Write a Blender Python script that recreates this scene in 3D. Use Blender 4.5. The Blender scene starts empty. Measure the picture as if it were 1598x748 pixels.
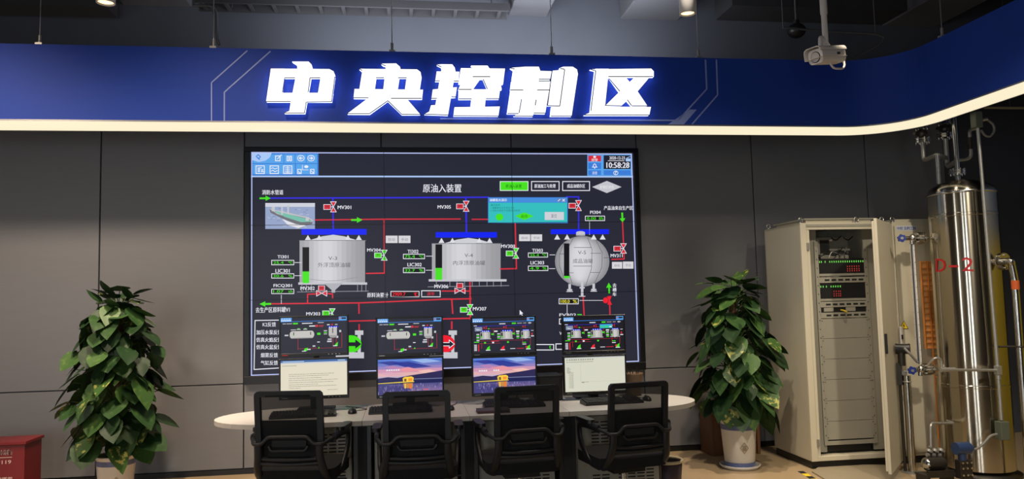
import bpy, math, random
from mathutils import Vector, Matrix
random.seed(7)
sc = bpy.context.scene
COL = sc.collection

# ------------------------------------------------------------------ camera, exposure, world, lights
F_PX, YAW, PITCH, ROLL = 1191.03, 0.1385006, 0.0750259, -0.0235618
CAM = Vector((-0.4092, -7.2315, 1.5235))
CF = Vector((math.sin(YAW)*math.cos(PITCH), math.cos(YAW)*math.cos(PITCH), math.sin(PITCH)))
_r0 = Vector((math.cos(YAW), -math.sin(YAW), 0)); _u0 = _r0.cross(CF)
CR = math.cos(ROLL)*_r0 + math.sin(ROLL)*_u0
CU = -math.sin(ROLL)*_r0 + math.cos(ROLL)*_u0
cd = bpy.data.cameras.new('camera'); cam = bpy.data.objects.new('camera', cd); COL.objects.link(cam)
cd.sensor_width = 36; cd.lens = F_PX/1598*36; cd.clip_start = .05
cam.matrix_world = Matrix(((CR.x, CU.x, -CF.x, CAM.x), (CR.y, CU.y, -CF.y, CAM.y), (CR.z, CU.z, -CF.z, CAM.z), (0, 0, 0, 1)))
sc.camera = cam
vs = sc.view_settings
vs.view_transform = 'Standard'; vs.look = 'None'; vs.exposure = 0.0; vs.gamma = 1.0; vs.use_curve_mapping = False
sc.cycles.use_denoising = True
sc.cycles.max_bounces = 8; sc.cycles.transparent_max_bounces = 12
sc.cycles.sample_clamp_indirect = 4.0

def lin(c):
    out = []
    for v in c:
        v = v/255
        out.append(v/12.92 if v <= .04045 else ((v+.055)/1.055)**2.4)
    return out
w = bpy.data.worlds.new('world'); sc.world = w; w.use_nodes = True
w.node_tree.nodes['Background'].inputs[0].default_value = (.55, .62, .75, 1)
w.node_tree.nodes['Background'].inputs[1].default_value = .05

def area(name, loc, aim, sx, sy, power, col, spread=180):
    l = bpy.data.lights.new(name, 'AREA'); l.shape = 'RECTANGLE'; l.size = sx; l.size_y = sy
    l.energy = power; l.color = col; l.spread = math.radians(spread)
    o = bpy.data.objects.new(name, l); COL.objects.link(o); o.location = loc
    o.rotation_euler = (Vector(aim)-Vector(loc)).to_track_quat('-Z', 'Y').to_euler()
    return o
def spot(name, loc, aim, power, col, deg, blend=.6, r=.05):
    l = bpy.data.lights.new(name, 'SPOT'); l.energy = power; l.color = col
    l.spot_size = math.radians(deg); l.spot_blend = blend; l.shadow_soft_size = r
    o = bpy.data.objects.new(name, l); COL.objects.link(o); o.location = loc
    o.rotation_euler = (Vector(aim)-Vector(loc)).to_track_quat('-Z', 'Y').to_euler()
    return o
# daylight through the tall windows of the left wall and of the wall behind the camera
area('window_daylight', (-6.05, -.78, 1.4), (0, -2.6, .4), .45, 2.5, 8, (.92, .96, 1))
area('window_daylight', (-6.05, -7.0, 1.4), (0, -4.9, .6), .6, 2.5, 35, (.9, .95, 1))
area('window_daylight', (-3.15, -10.4, 1.5), (-1, 0, 1.2), .5, 2.7, 40, (.86, .93, 1))
area('window_daylight', (-1.0, -10.4, 1.5), (1.5, 0, 1.2), .55, 2.7, 45, (.86, .93, 1))
# ceiling luminaires of the hall in front of the wall
spot('hall_spot', (-4.0, -2.9, 4.25), (-3.6, -.7, .2), 460, (1, .78, .60), 95, .9, .22)
spot('hall_spot', (-1.7, -2.9, 4.25), (-2.1, -.6, .3), 280, (1, .78, .60), 90, .9, .22)
spot('hall_spot', (1.2, -3.2, 4.25), (2.1, -1.2, .0), 300, (1, .86, .72), 80, .9, .10)
spot('hall_spot', (3.2, -4.6, 3.9), (3.9, -1.3, .5), 330, (1, .88, .70), 60, .8, .08)

spot('hall_spot', (-2.3, -1.9, 4.2), (-2.2, -1.0, 0), 650, (1, .80, .60), 46, .6, .08)
spot('hall_spot', (2.0, -1.9, 4.2), (1.9, -1.0, 0), 380, (1, .82, .60), 46, .6, .06)
spot('hall_spot', (3.0, -2.2, 4.2), (3.5, -1.6, 0), 200, (1, .86, .66), 50, .7, .06)
spot('hall_spot', (4.9, -4.6, 4.2), (6.4, -3.0, 1.2), 170, (1, .92, .78), 80, .8, .08)  # unseen lamp added to light the yellow wall that the tank reflects

# ------------------------------------------------------------------ measuring: a photo pixel on a plane of the room
def _ray(x, y): return CF + CR*((x-799)/F_PX) - CU*((y-374)/F_PX)
def aty(x, y, Y): d = _ray(x, y); return CAM + d*((Y-CAM.y)/d.y)
def atz(x, y, Z): d = _ray(x, y); return CAM + d*((Z-CAM.z)/d.z)

# ------------------------------------------------------------------ materials
MATS = {}
def mat(name, col, rough=.5, metal=0.0, noise=0.0, scale=8.0, bump=0.0, stretch=(1, 1, 1), spec=.5, coat=0.0, trans=0.0):
    """procedural principled material: noise varies the colour a little, and the relief"""
    if name in MATS: return MATS[name]
    m = bpy.data.materials.new(name); m.use_nodes = True; nt = m.node_tree; N = nt.nodes; L = nt.links
    b = N['Principled BSDF']; c = lin(col)
    b.inputs['Roughness'].default_value = rough; b.inputs['Metallic'].default_value = metal
    b.inputs['Specular IOR Level'].default_value = spec; b.inputs['Coat Weight'].default_value = coat
    tc = N.new('ShaderNodeTexCoord'); mp = N.new('ShaderNodeMapping'); mp.inputs['Scale'].default_value = stretch
    nz = N.new('ShaderNodeTexNoise'); nz.inputs['Scale'].default_value = scale; nz.inputs['Detail'].default_value = 4
    L.new(tc.outputs['Object'], mp.inputs['Vector']); L.new(mp.outputs['Vector'], nz.inputs['Vector'])
    mx = N.new('ShaderNodeMix'); mx.data_type = 'RGBA'
    k = max(noise, .02)
    mx.inputs['A'].default_value = (*[v*(1-k) for v in c], 1); mx.inputs['B'].default_value = (*[min(1, v*(1+k)) for v in c], 1)
    L.new(nz.outputs['Fac'], mx.inputs['Factor']); L.new(mx.outputs['Result'], b.inputs['Base Color'])
    if bump:
        bp = N.new('ShaderNodeBump'); bp.inputs['Strength'].default_value = bump; bp.inputs['Distance'].default_value = .01
        L.new(nz.outputs['Fac'], bp.inputs['Height']); L.new(bp.outputs['Normal'], b.inputs['Normal'])
    if trans:
        tr = N.new('ShaderNodeBsdfTransparent'); ms = N.new('ShaderNodeMixShader'); ms.inputs[0].default_value = trans
        out = N['Material Output']; L.new(b.outputs[0], ms.inputs[1]); L.new(tr.outputs[0], ms.inputs[2]); L.new(ms.outputs[0], out.inputs[0])
    MATS[name] = m; return m
def emit(name, col, strength=1.0):
    if name in MATS: return MATS[name]
    m = bpy.data.materials.new(name); m.use_nodes = True; b = m.node_tree.nodes['Principled BSDF']; c = lin(col)
    b.inputs['Base Color'].default_value = (.01, .01, .01, 1); b.inputs['Roughness'].default_value = .35
    b.inputs['Specular IOR Level'].default_value = .2
    b.inputs['Emission Color'].default_value = (*c, 1); b.inputs['Emission Strength'].default_value = strength
    MATS[name] = m; return m
def px(r, g, b): return emit('lit_%d_%d_%d' % (r, g, b), (r, g, b))     # one colour a screen shows

M_wall = mat('wall_metal_panel', (124, 124, 126), .42, .25, .06, 3, .02, (1, 1, 12))
M_gap = mat('wall_gap', (10, 10, 11), .8)
M_base = mat('black_skirting', (16, 16, 17), .4)
M_floor = mat('beige_floor', (172, 150, 118), .28, 0, .10, 2.5, .02)
M_ceil = mat('dark_ceiling', (58, 59, 63), .9, 0, .12, 3)
M_beam = mat('painted_beam', (72, 73, 78), .85, 0, .1, 2)
M_duct = mat('black_duct', (48, 48, 51), .6, .2, .1, 4)
M_pipe = mat('grey_conduit', (92, 93, 96), .45, .4, .1, 5)
M_blue = mat('blue_fascia', (30, 62, 156), .6, 0, .04, 2, spec=.25)
M_blueline = mat('pale_blue_line', (128, 145, 205), .5)
M_alu = mat('brushed_aluminium', (170, 170, 172), .35, .8, .05, 20)
M_strip = emit('warm_led_diffuser', (252, 240, 206), 1.0)
M_letter = emit('lit_letter_face', (255, 253, 255), 1.4)
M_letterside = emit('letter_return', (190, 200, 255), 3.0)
M_darkedge = mat('letter_edge', (40, 38, 60), .5)
M_black = mat('black_plastic', (20, 20, 21), .42, 0, .15, 30)
M_blackm = mat('black_matte', (12, 12, 13), .7, 0, .1, 20)
M_chairfr = mat('chair_frame_plastic', (30, 30, 31), .5, 0, .12, 40, .05)
M_mesh = mat('chair_mesh', (15, 15, 16), .8, 0, .2, 200, .1, trans=.16)
M_fabric = mat('chair_fabric', (16, 16, 17), .95, 0, .3, 120, .2)
M_chrome = mat('chrome', (205, 203, 198), .15, 1.0, .03, 10)
M_desk = mat('white_desktop', (206, 204, 200), .32, 0, .03, 6)
M_deskedge = mat('desk_edge', (180, 175, 168), .5)
M_steel_g = mat('grey_painted_steel', (150, 146, 132), .45, .1, .04, 8)
M_slot = mat('slot_dark', (18, 18, 18), .8)
M_bezel = mat('video_wall_bezel', (16, 16, 20), .35)
M_key = mat('key_cap', (34, 34, 36), .5, 0, .1, 60)
M_stain = mat('stainless_tank', (190, 182, 166), .19, 1.0, .05, 3, .01, (6, 6, .15))
_nt = M_stain.node_tree; _tg = _nt.nodes.new('ShaderNodeTangent'); _tg.direction_type = 'RADIAL'; _tg.axis = 'Z'
_pb = _nt.nodes['Principled BSDF']; _pb.inputs['Anisotropic'].default_value = .92; _pb.inputs['Anisotropic Rotation'].default_value = .25; _nt.links.new(_tg.outputs[0], _pb.inputs['Tangent'])
M_stain2 = mat('stainless_pipe', (190, 186, 178), .2, 1.0, .05, 12)
M_galv = mat('galvanised_pipe', (176, 174, 168), .38, .7, .1, 25)
M_cream = mat('cream_cabinet_paint', (198, 190, 168), .42, 0, .03, 6)
M_creamd = mat('grey_rack_paint', (150, 146, 132), .45, 0, .03, 6)
M_rack = mat('rack_black', (22, 23, 24), .5)
M_red = mat('red_enamel', (108, 18, 22), .4, 0, .08, 5)
M_redtext = mat('red_paint_letter', (170, 22, 30), .5)
M_whitep = mat('white_print', (225, 205, 200), .6)
M_cam = mat('white_camera_shell', (214, 206, 198), .4, 0, .03, 10)
M_glassdk = mat('dark_lens_glass', (176, 168, 154), .15)
M_greenbox = mat('grey_green_box', (92, 98, 84), .5, .2, .08, 15)
M_bluev = mat('blue_handwheel', (24, 48, 130), .45, 0, .1, 30)
M_bluet = mat('blue_transmitter', (38, 58, 96), .4, 0, .1, 20)
M_iron = mat('dark_cast_iron', (60, 56, 50), .4, .6, .2, 20)
M_orange = mat('orange_reflection_bar', (222, 140, 60), .55, 0, .1, 20)
M_yellow = mat('yellow_sign', (240, 205, 40), .5)
M_pot = mat('white_ceramic', (205, 200, 192), .3, 0, .05, 4)
M_potblue = mat('blue_glaze_band', (84, 96, 140), .35, 0, .5, 70)
M_potgold = mat('grey_gold_glaze', (150, 135, 110), .4)
M_soil = mat('soil', (40, 30, 22), .9, 0, .3, 30)
M_stem = mat('plant_stem', (60, 82, 40), .6, 0, .2, 20)
M_wood = mat('brown_wood', (98, 62, 36), .5, 0, .3, 6, .05, (1, 1, .1))
M_bin = mat('bin_mesh', (70, 58, 66), .5, .3, .1, 30)
M_binrim = mat('bin_rim', (196, 182, 150), .4)
M_yellowwall = mat('yellow_wall_paint', (230, 205, 60), .6, 0, .05, 4)
M_wallpaint = mat('grey_wall_paint', (96, 94, 92), .8, 0, .05, 3)
M_dark = mat('charcoal_wall', (62, 65, 74), .7, 0, .1, 3)
M_lampbody = mat('white_lamp_tube', (190, 188, 186), .4)
M_lampglow = emit('warm_lamp_glow', (255, 214, 150), 3.0)
M_tube = mat('gauge_glass', (232, 230, 226), .3)
M_ink = mat('black_ink', (25, 25, 30), .6)
M_orangemark = mat('orange_tape', (200, 90, 40), .6)
M_plate = mat('grey_floor_plate', (150, 138, 116), .45, 0, .06, 6)
M_brownnet = mat('brown_net', (96, 74, 52), .7, 0, .4, 80)
def leafmat(name, a, b, thr):
    m = mat(name, a, .5, 0, .2, 10, spec=.3)
    nt = m.node_tree; N = nt.nodes; L = nt.links
    n2 = N.new('ShaderNodeTexNoise'); n2.inputs['Scale'].default_value = 22; n2.inputs['Detail'].default_value = 3
    tc = N.new('ShaderNodeTexCoord'); L.new(tc.outputs['Object'], n2.inputs['Vector'])
    rp = N.new('ShaderNodeValToRGB'); rp.color_ramp.elements[0].position = thr; rp.color_ramp.elements[1].position = thr+.06
    L.new(n2.outputs['Fac'], rp.inputs[0])
    mx = N.new('ShaderNodeMix'); mx.data_type = 'RGBA'; old = [l for l in nt.links if l.to_socket.name == 'Base Color'][0].from_socket
    L.new(rp.outputs[0], mx.inputs['Factor']); L.new(old, mx.inputs['A']); mx.inputs['B'].default_value = (*lin(b), 1)
    L.new(mx.outputs['Result'], N['Principled BSDF'].inputs['Base Color'])
    return m
LEAF = [leafmat('leaf_dark', (26, 50, 24), (36, 60, 28), .55), leafmat('leaf_mid', (38, 66, 30), (48, 76, 34), .55),
        leafmat('leaf_fresh', (54, 84, 38), (72, 98, 46), .55), leafmat('leaf_variegated', (50, 80, 34), (150, 150, 76), .56)]
LEAFY = leafmat('leaf_yellowed', (196, 158, 40), (170, 140, 40), .55)

# ------------------------------------------------------------------ mesh builder
class MB:
    def __init__(s): s.v = []; s.f = []; s.m = []; s.sm = []; s.mats = []
    def mi(s, m):
        if m not in s.mats: s.mats.append(m)
        return s.mats.index(m)
    def add(s, vs_, fs, m, smooth=False, M=None):
        o = len(s.v); i = s.mi(m)
        for p in vs_: s.v.append(M @ Vector(p) if M else Vector(p))
        for f in fs: s.f.append([o+k for k in f]); s.m.append(i); s.sm.append(smooth)
        return s
    def box(s, c, d, m, rz=0, M=None):
        x, y, z = d[0]/2, d[1]/2, d[2]/2
        R = Matrix.Translation(c) @ Matrix.Rotation(rz, 4, 'Z')
        if M: R = M @ R
        return s.add([(a*x, b*y, e*z) for e in (-1, 1) for b in (-1, 1) for a in (-1, 1)],
              [(0, 2, 3, 1), (4, 5, 7, 6), (0, 1, 5, 4), (2, 6, 7, 3), (0, 4, 6, 2), (1, 3, 7, 5)], m, False, R)
    def bx(s, x0, x1, y0, y1, z0, z1, m, M=None):
        return s.box(((x0+x1)/2, (y0+y1)/2, (z0+z1)/2), (abs(x1-x0), abs(y1-y0), abs(z1-z0)), m, 0, M)
    def cyl(s, p0, p1, r, m, r1=None, seg=16, M=None):
        p0 = Vector(p0); p1 = Vector(p1); r1 = r if r1 is None else r1
        z = (p1-p0).normalized(); q = z.to_track_quat('Z', 'Y'); vs_ = []
        for p, rr in ((p0, r), (p1, r1)):
            for k in range(seg):
                a = 2*math.pi*k/seg; vs_.append(p+q @ Vector((rr*math.cos(a), rr*math.sin(a), 0)))
        s.add(vs_, [(k, (k+1) % seg, seg+(k+1) % seg, seg+k) for k in range(seg)], m, True, M)
        s.add(vs_[:seg], [tuple(reversed(range(seg)))], m, False, M); s.add(vs_[seg:], [tuple(range(seg))], m, False, M)
        return s
    def tube(s, pts, r, m, seg=10, closed=False, M=None, rs=None, flat=1.0):
        pts = [Vector(p) for p in pts]; n = len(pts); rings = []
        up = None
        for i in range(n):
            a = pts[(i-1) % n] if closed or i else pts[i]; b = pts[(i+1) % n] if closed or i < n-1 else pts[i]
            t = (b-a).normalized()
            if up is None:
                up = Vector((0, 0, 1)) if abs(t.z) < .9 else Vector((0, 1, 0))
            e1 = (up-t*up.dot(t)).normalized(); e2 = t.cross(e1); up = e1
            rr = rs[i] if rs else r
            rings.append([pts[i]+e1*rr*flat*math.cos(2*math.pi*k/seg)+e2*rr*math.sin(2*math.pi*k/seg) for k in range(seg)])
        vs_ = [p for rg in rings for p in rg]; fs = []
        for i in range(n if closed else n-1):
            j = (i+1) % n
            for k in range(seg): fs.append((i*seg+k, i*seg+(k+1) % seg, j*seg+(k+1) % seg, j*seg+k))
        s.add(vs_, fs, m, True, M)
        if not closed:
            s.add(rings[0], [tuple(reversed(range(seg)))], m, False, M); s.add(rings[-1], [tuple(range(seg))], m, False, M)
        return s
    def lathe(s, prof, c, m, seg=32, M=None, smooth=True):
        c = Vector(c); vs_ = []; n = len(prof)
        for r, z in prof:
            for k in range(seg):
                a = 2*math.pi*k/seg; vs_.append(c+Vector((r*math.cos(a), r*math.sin(a), z)))
        fs = [(i*seg+k, i*seg+(k+1) % seg, (i+1)*seg+(k+1) % seg, (i+1)*seg+k) for i in range(n-1) for k in range(seg)]
        return s.add(vs_, fs, m, smooth, M)
    def prism(s, pts, off, m, side=None, M=None):
        pts = [Vector(p) for p in pts]; off = Vector(off); n = len(pts)
        nrm = Vector((0, 0, 0))
        for i in range(n): nrm += pts[i].cross(pts[(i+1) % n])
        if nrm.dot(off) > 0: pts.reverse()
        b = [p+off for p in pts]
        s.add(pts, [tuple(range(n))], m, False, M); s.add(b, [tuple(reversed(range(n)))], side or m, False, M)
        s.add(pts+b, [(i, n+i, n+(i+1) % n, (i+1) % n) for i in range(n)], side or m, False, M)
        return s
    def ell(s, c, r, m, seg=20, rings=12, M=None):
        c = Vector(c); vs_ = []
        for i in range(rings+1):
            t = math.pi*i/rings
            for k in range(seg):
                a = 2*math.pi*k/seg; vs_.append(c+Vector((r[0]*math.sin(t)*math.cos(a), r[1]*math.sin(t)*math.sin(a), -r[2]*math.cos(t))))
        return s.add(vs_, [(i*seg+k, i*seg+(k+1) % seg, (i+1)*seg+(k+1) % seg, (i+1)*seg+k) for i in range(rings) for k in range(seg)], m, True, M)
    def quad(s, p, m): return s.add(p, [tuple(range(len(p)))], m)
    def build(s, name, parent=None, origin=None, bevel=0, seg=2, local=False):
        """links the collected shapes as ONE mesh object; vertices are given in room coordinates (local=True: in the parent's)"""
        me = bpy.data.meshes.new(name)
        o0 = Vector(origin) if origin is not None else (parent.location.copy() if parent and not local else Vector((0, 0, 0)))
        if parent and not local:
            q = parent
            while q.parent: o0 = o0 + q.parent.location if origin is None else o0; q = q.parent
        me.from_pydata([p-o0 for p in s.v], [], s.f)
        for m in s.mats: me.materials.append(m)
        me.polygons.foreach_set('material_index', s.m); me.polygons.foreach_set('use_smooth', s.sm); me.update()
        ob = bpy.data.objects.new(name, me); COL.objects.link(ob)
        if parent: ob.parent = parent
        elif origin is not None: ob.location = origin
        if bevel:
            bv = ob.modifiers.new('bevel', 'BEVEL'); bv.width = bevel; bv.segments = seg; bv.limit_method = 'ANGLE'; bv.angle_limit = .7
            bv.harden_normals = False
        return ob
def thing(name, label, cat, loc, group=None):
    o = bpy.data.objects.new(name, None); COL.objects.link(o); o.location = loc; o.empty_display_size = .1
    return tag(o, label, cat, group)
def tag(o, label=None, cat=None, group=None, kind=None):
    if label: o['label'] = label
    if cat: o['category'] = cat
    if group: o['group'] = group
    if kind: o['kind'] = kind
    return o
def struct(mb, name, **k): return tag(mb.build(name, **k), kind='structure')
def copy_tree(o, parent=None):
    c = o.copy(); COL.objects.link(c)
    if parent: c.parent = parent
    for ch in list(o.children): copy_tree(ch, c)
    return c
def arc(c, r, a0, a1, n, plane='xy', third=0):
    out = []
    for i in range(n+1):
        a = math.radians(a0+(a1-a0)*i/n); u = c[0]+r*math.cos(a); v = c[1]+r*math.sin(a)
        out.append(Vector((u, v, third)) if plane == 'xy' else Vector((u, third, v)) if plane == 'xz' else Vector((third, u, v)))
    return out
def bend(pts, r=.05, n=5):
    """rounds the corners of a polyline"""
    pts = [Vector(p) for p in pts]; out = [pts[0]]
    for i in range(1, len(pts)-1):
        a, b, c = pts[i-1], pts[i], pts[i+1]
        d1 = (a-b); d2 = (c-b); k = min(r, d1.length*.45, d2.length*.45); p = b+d1.normalized()*k; q = b+d2.normalized()*k
        for j in range(n+1):
            t = j/n; out.append(p*(1-t)**2+b*2*t*(1-t)+q*t*t)
    out.append(pts[-1]); return out

# text as flat mesh outlines, fitted into a box of the plane it stands on
_tc = {}
def glyphs(s):
    if s not in _tc:
        c = bpy.data.curves.new('writing', 'FONT'); c.body = s; c.resolution_u = 2
        o = bpy.data.objects.new('writing', c); COL.objects.link(o)
        dg = bpy.context.evaluated_depsgraph_get(); dg.update()
        me = bpy.data.meshes.new_from_object(o.evaluated_get(dg))
        v = [(p.co.x, p.co.y) for p in me.vertices]; f = [tuple(p.vertices) for p in me.polygons]
        bpy.data.objects.remove(o); bpy.data.curves.remove(c); bpy.data.meshes.remove(me)
        x0 = min(p[0] for p in v); x1 = max(p[0] for p in v); y0 = min(p[1] for p in v); y1 = max(p[1] for p in v)
        _tc[s] = ([((p[0]-x0)/(x1-x0), (p[1]-y0)/(y1-y0)) for p in v], f)
    return _tc[s]
def write(mb, s, m, fn, bold=0.0):
    """fn maps (u, v) of the text box to a point"""
    v, f = glyphs(s)
    for dx in ((0,) if not bold else (-bold, bold)):
        mb.add([fn(p[0]+dx, p[1]) for p in v], f, m)

# ------------------------------------------------------------------ the setting
XL, XR, YF, ZC = -6.2, 6.4, -10.6, 4.75
struct(MB().bx(XL, XR, YF, .6, -.1, 0, M_floor), 'floor')
struct(MB().bx(XL, XR, YF, .6, ZC, ZC+.1, M_ceil), 'ceiling')
# rear wall: metal cladding panels with open joints, over a dark carcass that runs up to the ceiling
wb = MB(); wb.bx(XL, XR, .02, .2, 0, ZC, M_dark)
seams = [XL, -5.6, -4.36, -3.118, -1.875, -.63, .612, 1.862, 3.066, 4.306, 5.2]
for a, b in zip(seams[:-1], seams[1:]):
    for z0, z1 in ((.045, .797), (.797, 3.25)):
        wb.bx(a+.006, b-.006, 0, .03, z0+.005, z1-.005, M_wall)
struct(wb, 'wall_back', bevel=.002, seg=1)
struct(MB().bx(XL, 5.2, -.012, .0, 0, .045, M_base), 'baseboard_back')
def holed_wall(name, axis, at_, th, lo, hi, holes, m):
    """a wall with tall window openings: strips between the holes"""
    mb = MB(); cuts = sorted(holes); p = lo
    def slab(a, b, z0, z1):
        if axis == 'x': mb.bx(at_, at_+th, a, b, z0, z1, m)
        else: mb.bx(a, b, at_, at_+th, z0, z1, m)
    for a, b, z0, z1 in cuts:
        slab(p, a, 0, ZC); slab(a, b, 0, z0); slab(a, b, z1, ZC); p = b
    slab(p, hi, 0, ZC); struct(mb, name)
LW = [(-7.3, -6.7, .12, 2.7), (-1.0, -.55, .12, 2.7)]
FW = [(-3.4, -2.9, .12, 2.9), (-1.3, -.75, .12, 2.9)]
holed_wall('wall_left', 'x', XL-.15, .15, YF, .6, LW, M_wallpaint)
holed_wall('wall_front', 'y', YF-.15, .15, XL, XR, FW, M_wallpaint)
M_pane = emit('daylit_blind', (255, 244, 225), 2.0)
for i, (a, b, z0, z1) in enumerate(LW):
    g = MB().bx(XL-.1, XL-.08, a, b, z0, z1, M_pane)
    for y in (a+.02, b-.02): g.bx(XL-.08, XL-.02, y-.02, y+.02, z0, z1, M_alu)
    struct(g, 'window_%d' % (i+1))
for i, (a, b, z0, z1) in enumerate(FW):
    g = MB().bx(a, b, YF-.1, YF-.08, z0, z1, M_pane)
    for x in (a+.02, b-.02): g.bx(x-.02, x+.02, YF-.08, YF-.02, z0, z1, M_alu)
    struct(g, 'window_%d' % (i+3))
wr = MB(); wr.bx(XR, XR+.15, YF, -5.6, 0, ZC, M_wallpaint); wr.bx(XR, XR+.15, -5.6, -.9, 0, 2.0, M_yellowwall)
wr.bx(XR, XR+.15, -5.6, -.9, 2.0, ZC, mat('pale_blue_wall_paint', (130, 148, 185), .7)); wr.bx(XR, XR+.15, -.9, .6, 0, ZC, M_dark)
struct(wr, 'wall_right')
# ceiling beams
ZB = 4.28
for (xa, xb) in ((-2.95, -2.35), (.62, 1.0), (1.75, 2.35), (4.6, 5.2), (-5.3, -4.7)):
    struct(MB().bx(xa, xb, YF+.01, .019, ZB, ZC-.001, M_beam), 'ceiling_beam', bevel=.01)

# ------------------------------------------------------------------ video wall
YS = -.045
vw = thing('video_wall', 'large wall-mounted video wall showing a dark tank process diagram', 'video wall', (0, -.02, .86))
W2 = 1.815; Z0 = .869; Z1 = 2.909
b = MB()
for (x0, x1, z0, z1) in ((-W2-.05, W2+.05, Z1, Z1+.045), (-W2-.05, W2+.05, Z0-.075, Z0), (-W2-.05, -W2, Z0, Z1), (W2, W2+.05, Z0, Z1)):
    b.bx(x0, x1, -.06, -.001, z0, z1, M_bezel)
b.build('bezel', vw, bevel=.004)
M_scr = emit('screen_background', (37, 39, 53), 1.0)
pw = 3.63/3; ph = 2.04/3
for i in range(3):
    for j in range(3):
        MB().bx(-W2+i*pw+.0015, -W2+(i+1)*pw-.0015, YS, -.002, Z0+j*ph+.0015, Z0+(j+1)*ph-.0015, M_scr).build('display_panel', vw)
sg = MB()
def P(x, y, k=1): return aty(x, y, YS-.0006*k)
WHT = px(235, 236, 245); BLU = px(14, 34, 240); DBL = px(52, 44, 225); RED = px(215, 45, 62); GRN = px(70, 225, 30); GRY = px(196, 196, 204); MID = px(150, 150, 160)
SKY = px(90, 165, 235); SKY2 = px(60, 125, 215); PAL = px(170, 200, 245); DRK = px(30, 32, 46); CYA = px(52, 190, 190); YEL = px(235, 225, 60); LIL = px(190, 200, 250); BRED = px(240, 30, 50)
BLK = px(14, 16, 22)
def R(x0, y0, x1, y1, m, k=1): sg.quad([P(x0, y1, k), P(x1, y1, k), P(x1, y0, k), P(x0, y0, k)], m)
def PG(pts, m, k=2): sg.quad([P(x, y, k) for x, y in reversed(pts)], m)
def LN(pts, m, wd=1.6, k=2):
    for (xa, ya), (xb, yb) in zip(pts[:-1], pts[1:]):
        d = math.hypot(xb-xa, yb-ya) or 1; nx, ny = -(yb-ya)/d*wd/2, (xb-xa)/d*wd/2
        ex, ey = (xb-xa)/d*wd/2, (yb-ya)/d*wd/2
        q = [(xa-ex+nx, ya-ey+ny), (xb+ex+nx, yb+ey+ny), (xb+ex-nx, yb+ey-ny), (xa-ex-nx, ya-ey-ny)]
        sg.quad([P(x, y, k) for x, y in q], m)
def FR(x0, y0, x1, y1, m, wd=1.2, k=2): LN([(x0, y0), (x1, y0), (x1, y1), (x0, y1), (x0, y0)], m, wd, k)
def TX(s, x0, y0, x1, y1, m, k=5, bold=0.0, dy=0): write(sg, s, m, lambda u, v: P(x0+(x1-x0)*u, y1+(y0-y1)*v+dy*u, k), bold)
def ELP(cx, cy, rx, ry, m, k=2, a0=0, a1=360, n=36): PG([(cx+rx*math.cos(math.radians(a0+(a1-a0)*i/n)), cy+ry*math.sin(math.radians(a0+(a1-a0)*i/n))) for i in range(n+(0 if a1-a0 == 360 else 1))], m, k)
# outer border and header
LN([(393, 238.2), (985.3, 240.6), (996.3, 564), (392.4, 586), (393, 238.2)], LIL, 1.5, 1)
LN([(393, 275.5), (986.5, 276)], PAL, 2.4, 1)
R(393, 239, 497, 274, SKY2, 1); R(395, 241, 495, 272, SKY, 2)
PG([(393, 239), (424, 239), (421, 246), (414, 251), (404, 253), (393, 250)], PAL, 3)
LN([(400, 244), (403, 241.5), (406.5, 245), (403.5, 248), (400, 244.5)], SKY2, 1.4, 4); LN([(402, 246), (405, 249)], SKY2, 1.4, 4)
for x in (443, 460.5, 478): LN([(x, 240), (x, 254)], SKY2, 1, 3)
LN([(394, 255.5), (496, 255.5)], SKY2, 1.4, 3); LN([(461, 256), (461, 273)], SKY2, 1.6, 3)
FR(430, 243.5, 437, 251, WHT, 1.3, 4); LN([(433, 248), (439, 242)], WHT, 1.3, 4)
FR(448, 244, 450.5, 251, WHT, 1.3, 4); FR(452.5, 244, 455, 251, WHT, 1.3, 4)
for cx, d in ((469.5, -1), (485.5, 1)):
    for i in range(20):
        a = i*math.pi/10; LN([(cx+5.2*math.cos(a), 247+4.4*math.sin(a)), (cx+5.2*math.cos(a+.32), 247+4.4*math.sin(a+.32))], WHT, 1, 4)
    LN([(cx-2.6*d, 247), (cx+2.6*d, 247)], WHT, 1.4, 4); LN([(cx, 245), (cx+2.6*d, 247), (cx, 249)], WHT, 1.2, 4)
for x0 in (399.5, 421.5, 442.5): FR(x0, 259, x0+13, 271, WHT, 1.3, 4)
LN([(403, 262), (403, 268), (405, 268), (405, 262), (408, 262)], WHT, 1.2, 4); LN([(408, 265), (410, 265), (408, 268), (411, 268)], WHT, 1.2, 4)
LN([(423.5, 263), (426, 262), (429, 264), (432.5, 262.5)], WHT, 1.1, 4); LN([(423.5, 267), (426, 266), (429, 268), (432.5, 266.5)], WHT, 1.1, 4)
for y in (262, 264.5, 267, 269): LN([(445, y), (453, y)], WHT, .9, 4)
LN([(449, 259), (449, 271)], WHT, 1.1, 4)
FR(464.5, 264.5, 470, 271, WHT, 1.2, 4); FR(484.5, 264.5, 490, 271, WHT, 1.2, 4); LN([(466, 268), (469, 271)], WHT, 1.2, 4); LN([(486, 267), (489, 270)], WHT, 1.2, 4)
ELP(478, 260.3, 3.2, 2.2, WHT, 4); LN([(472, 265.3), (481, 265.3)], WHT, .8, 4); LN([(472, 258), (472, 265)], WHT, .8, 4)
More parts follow.
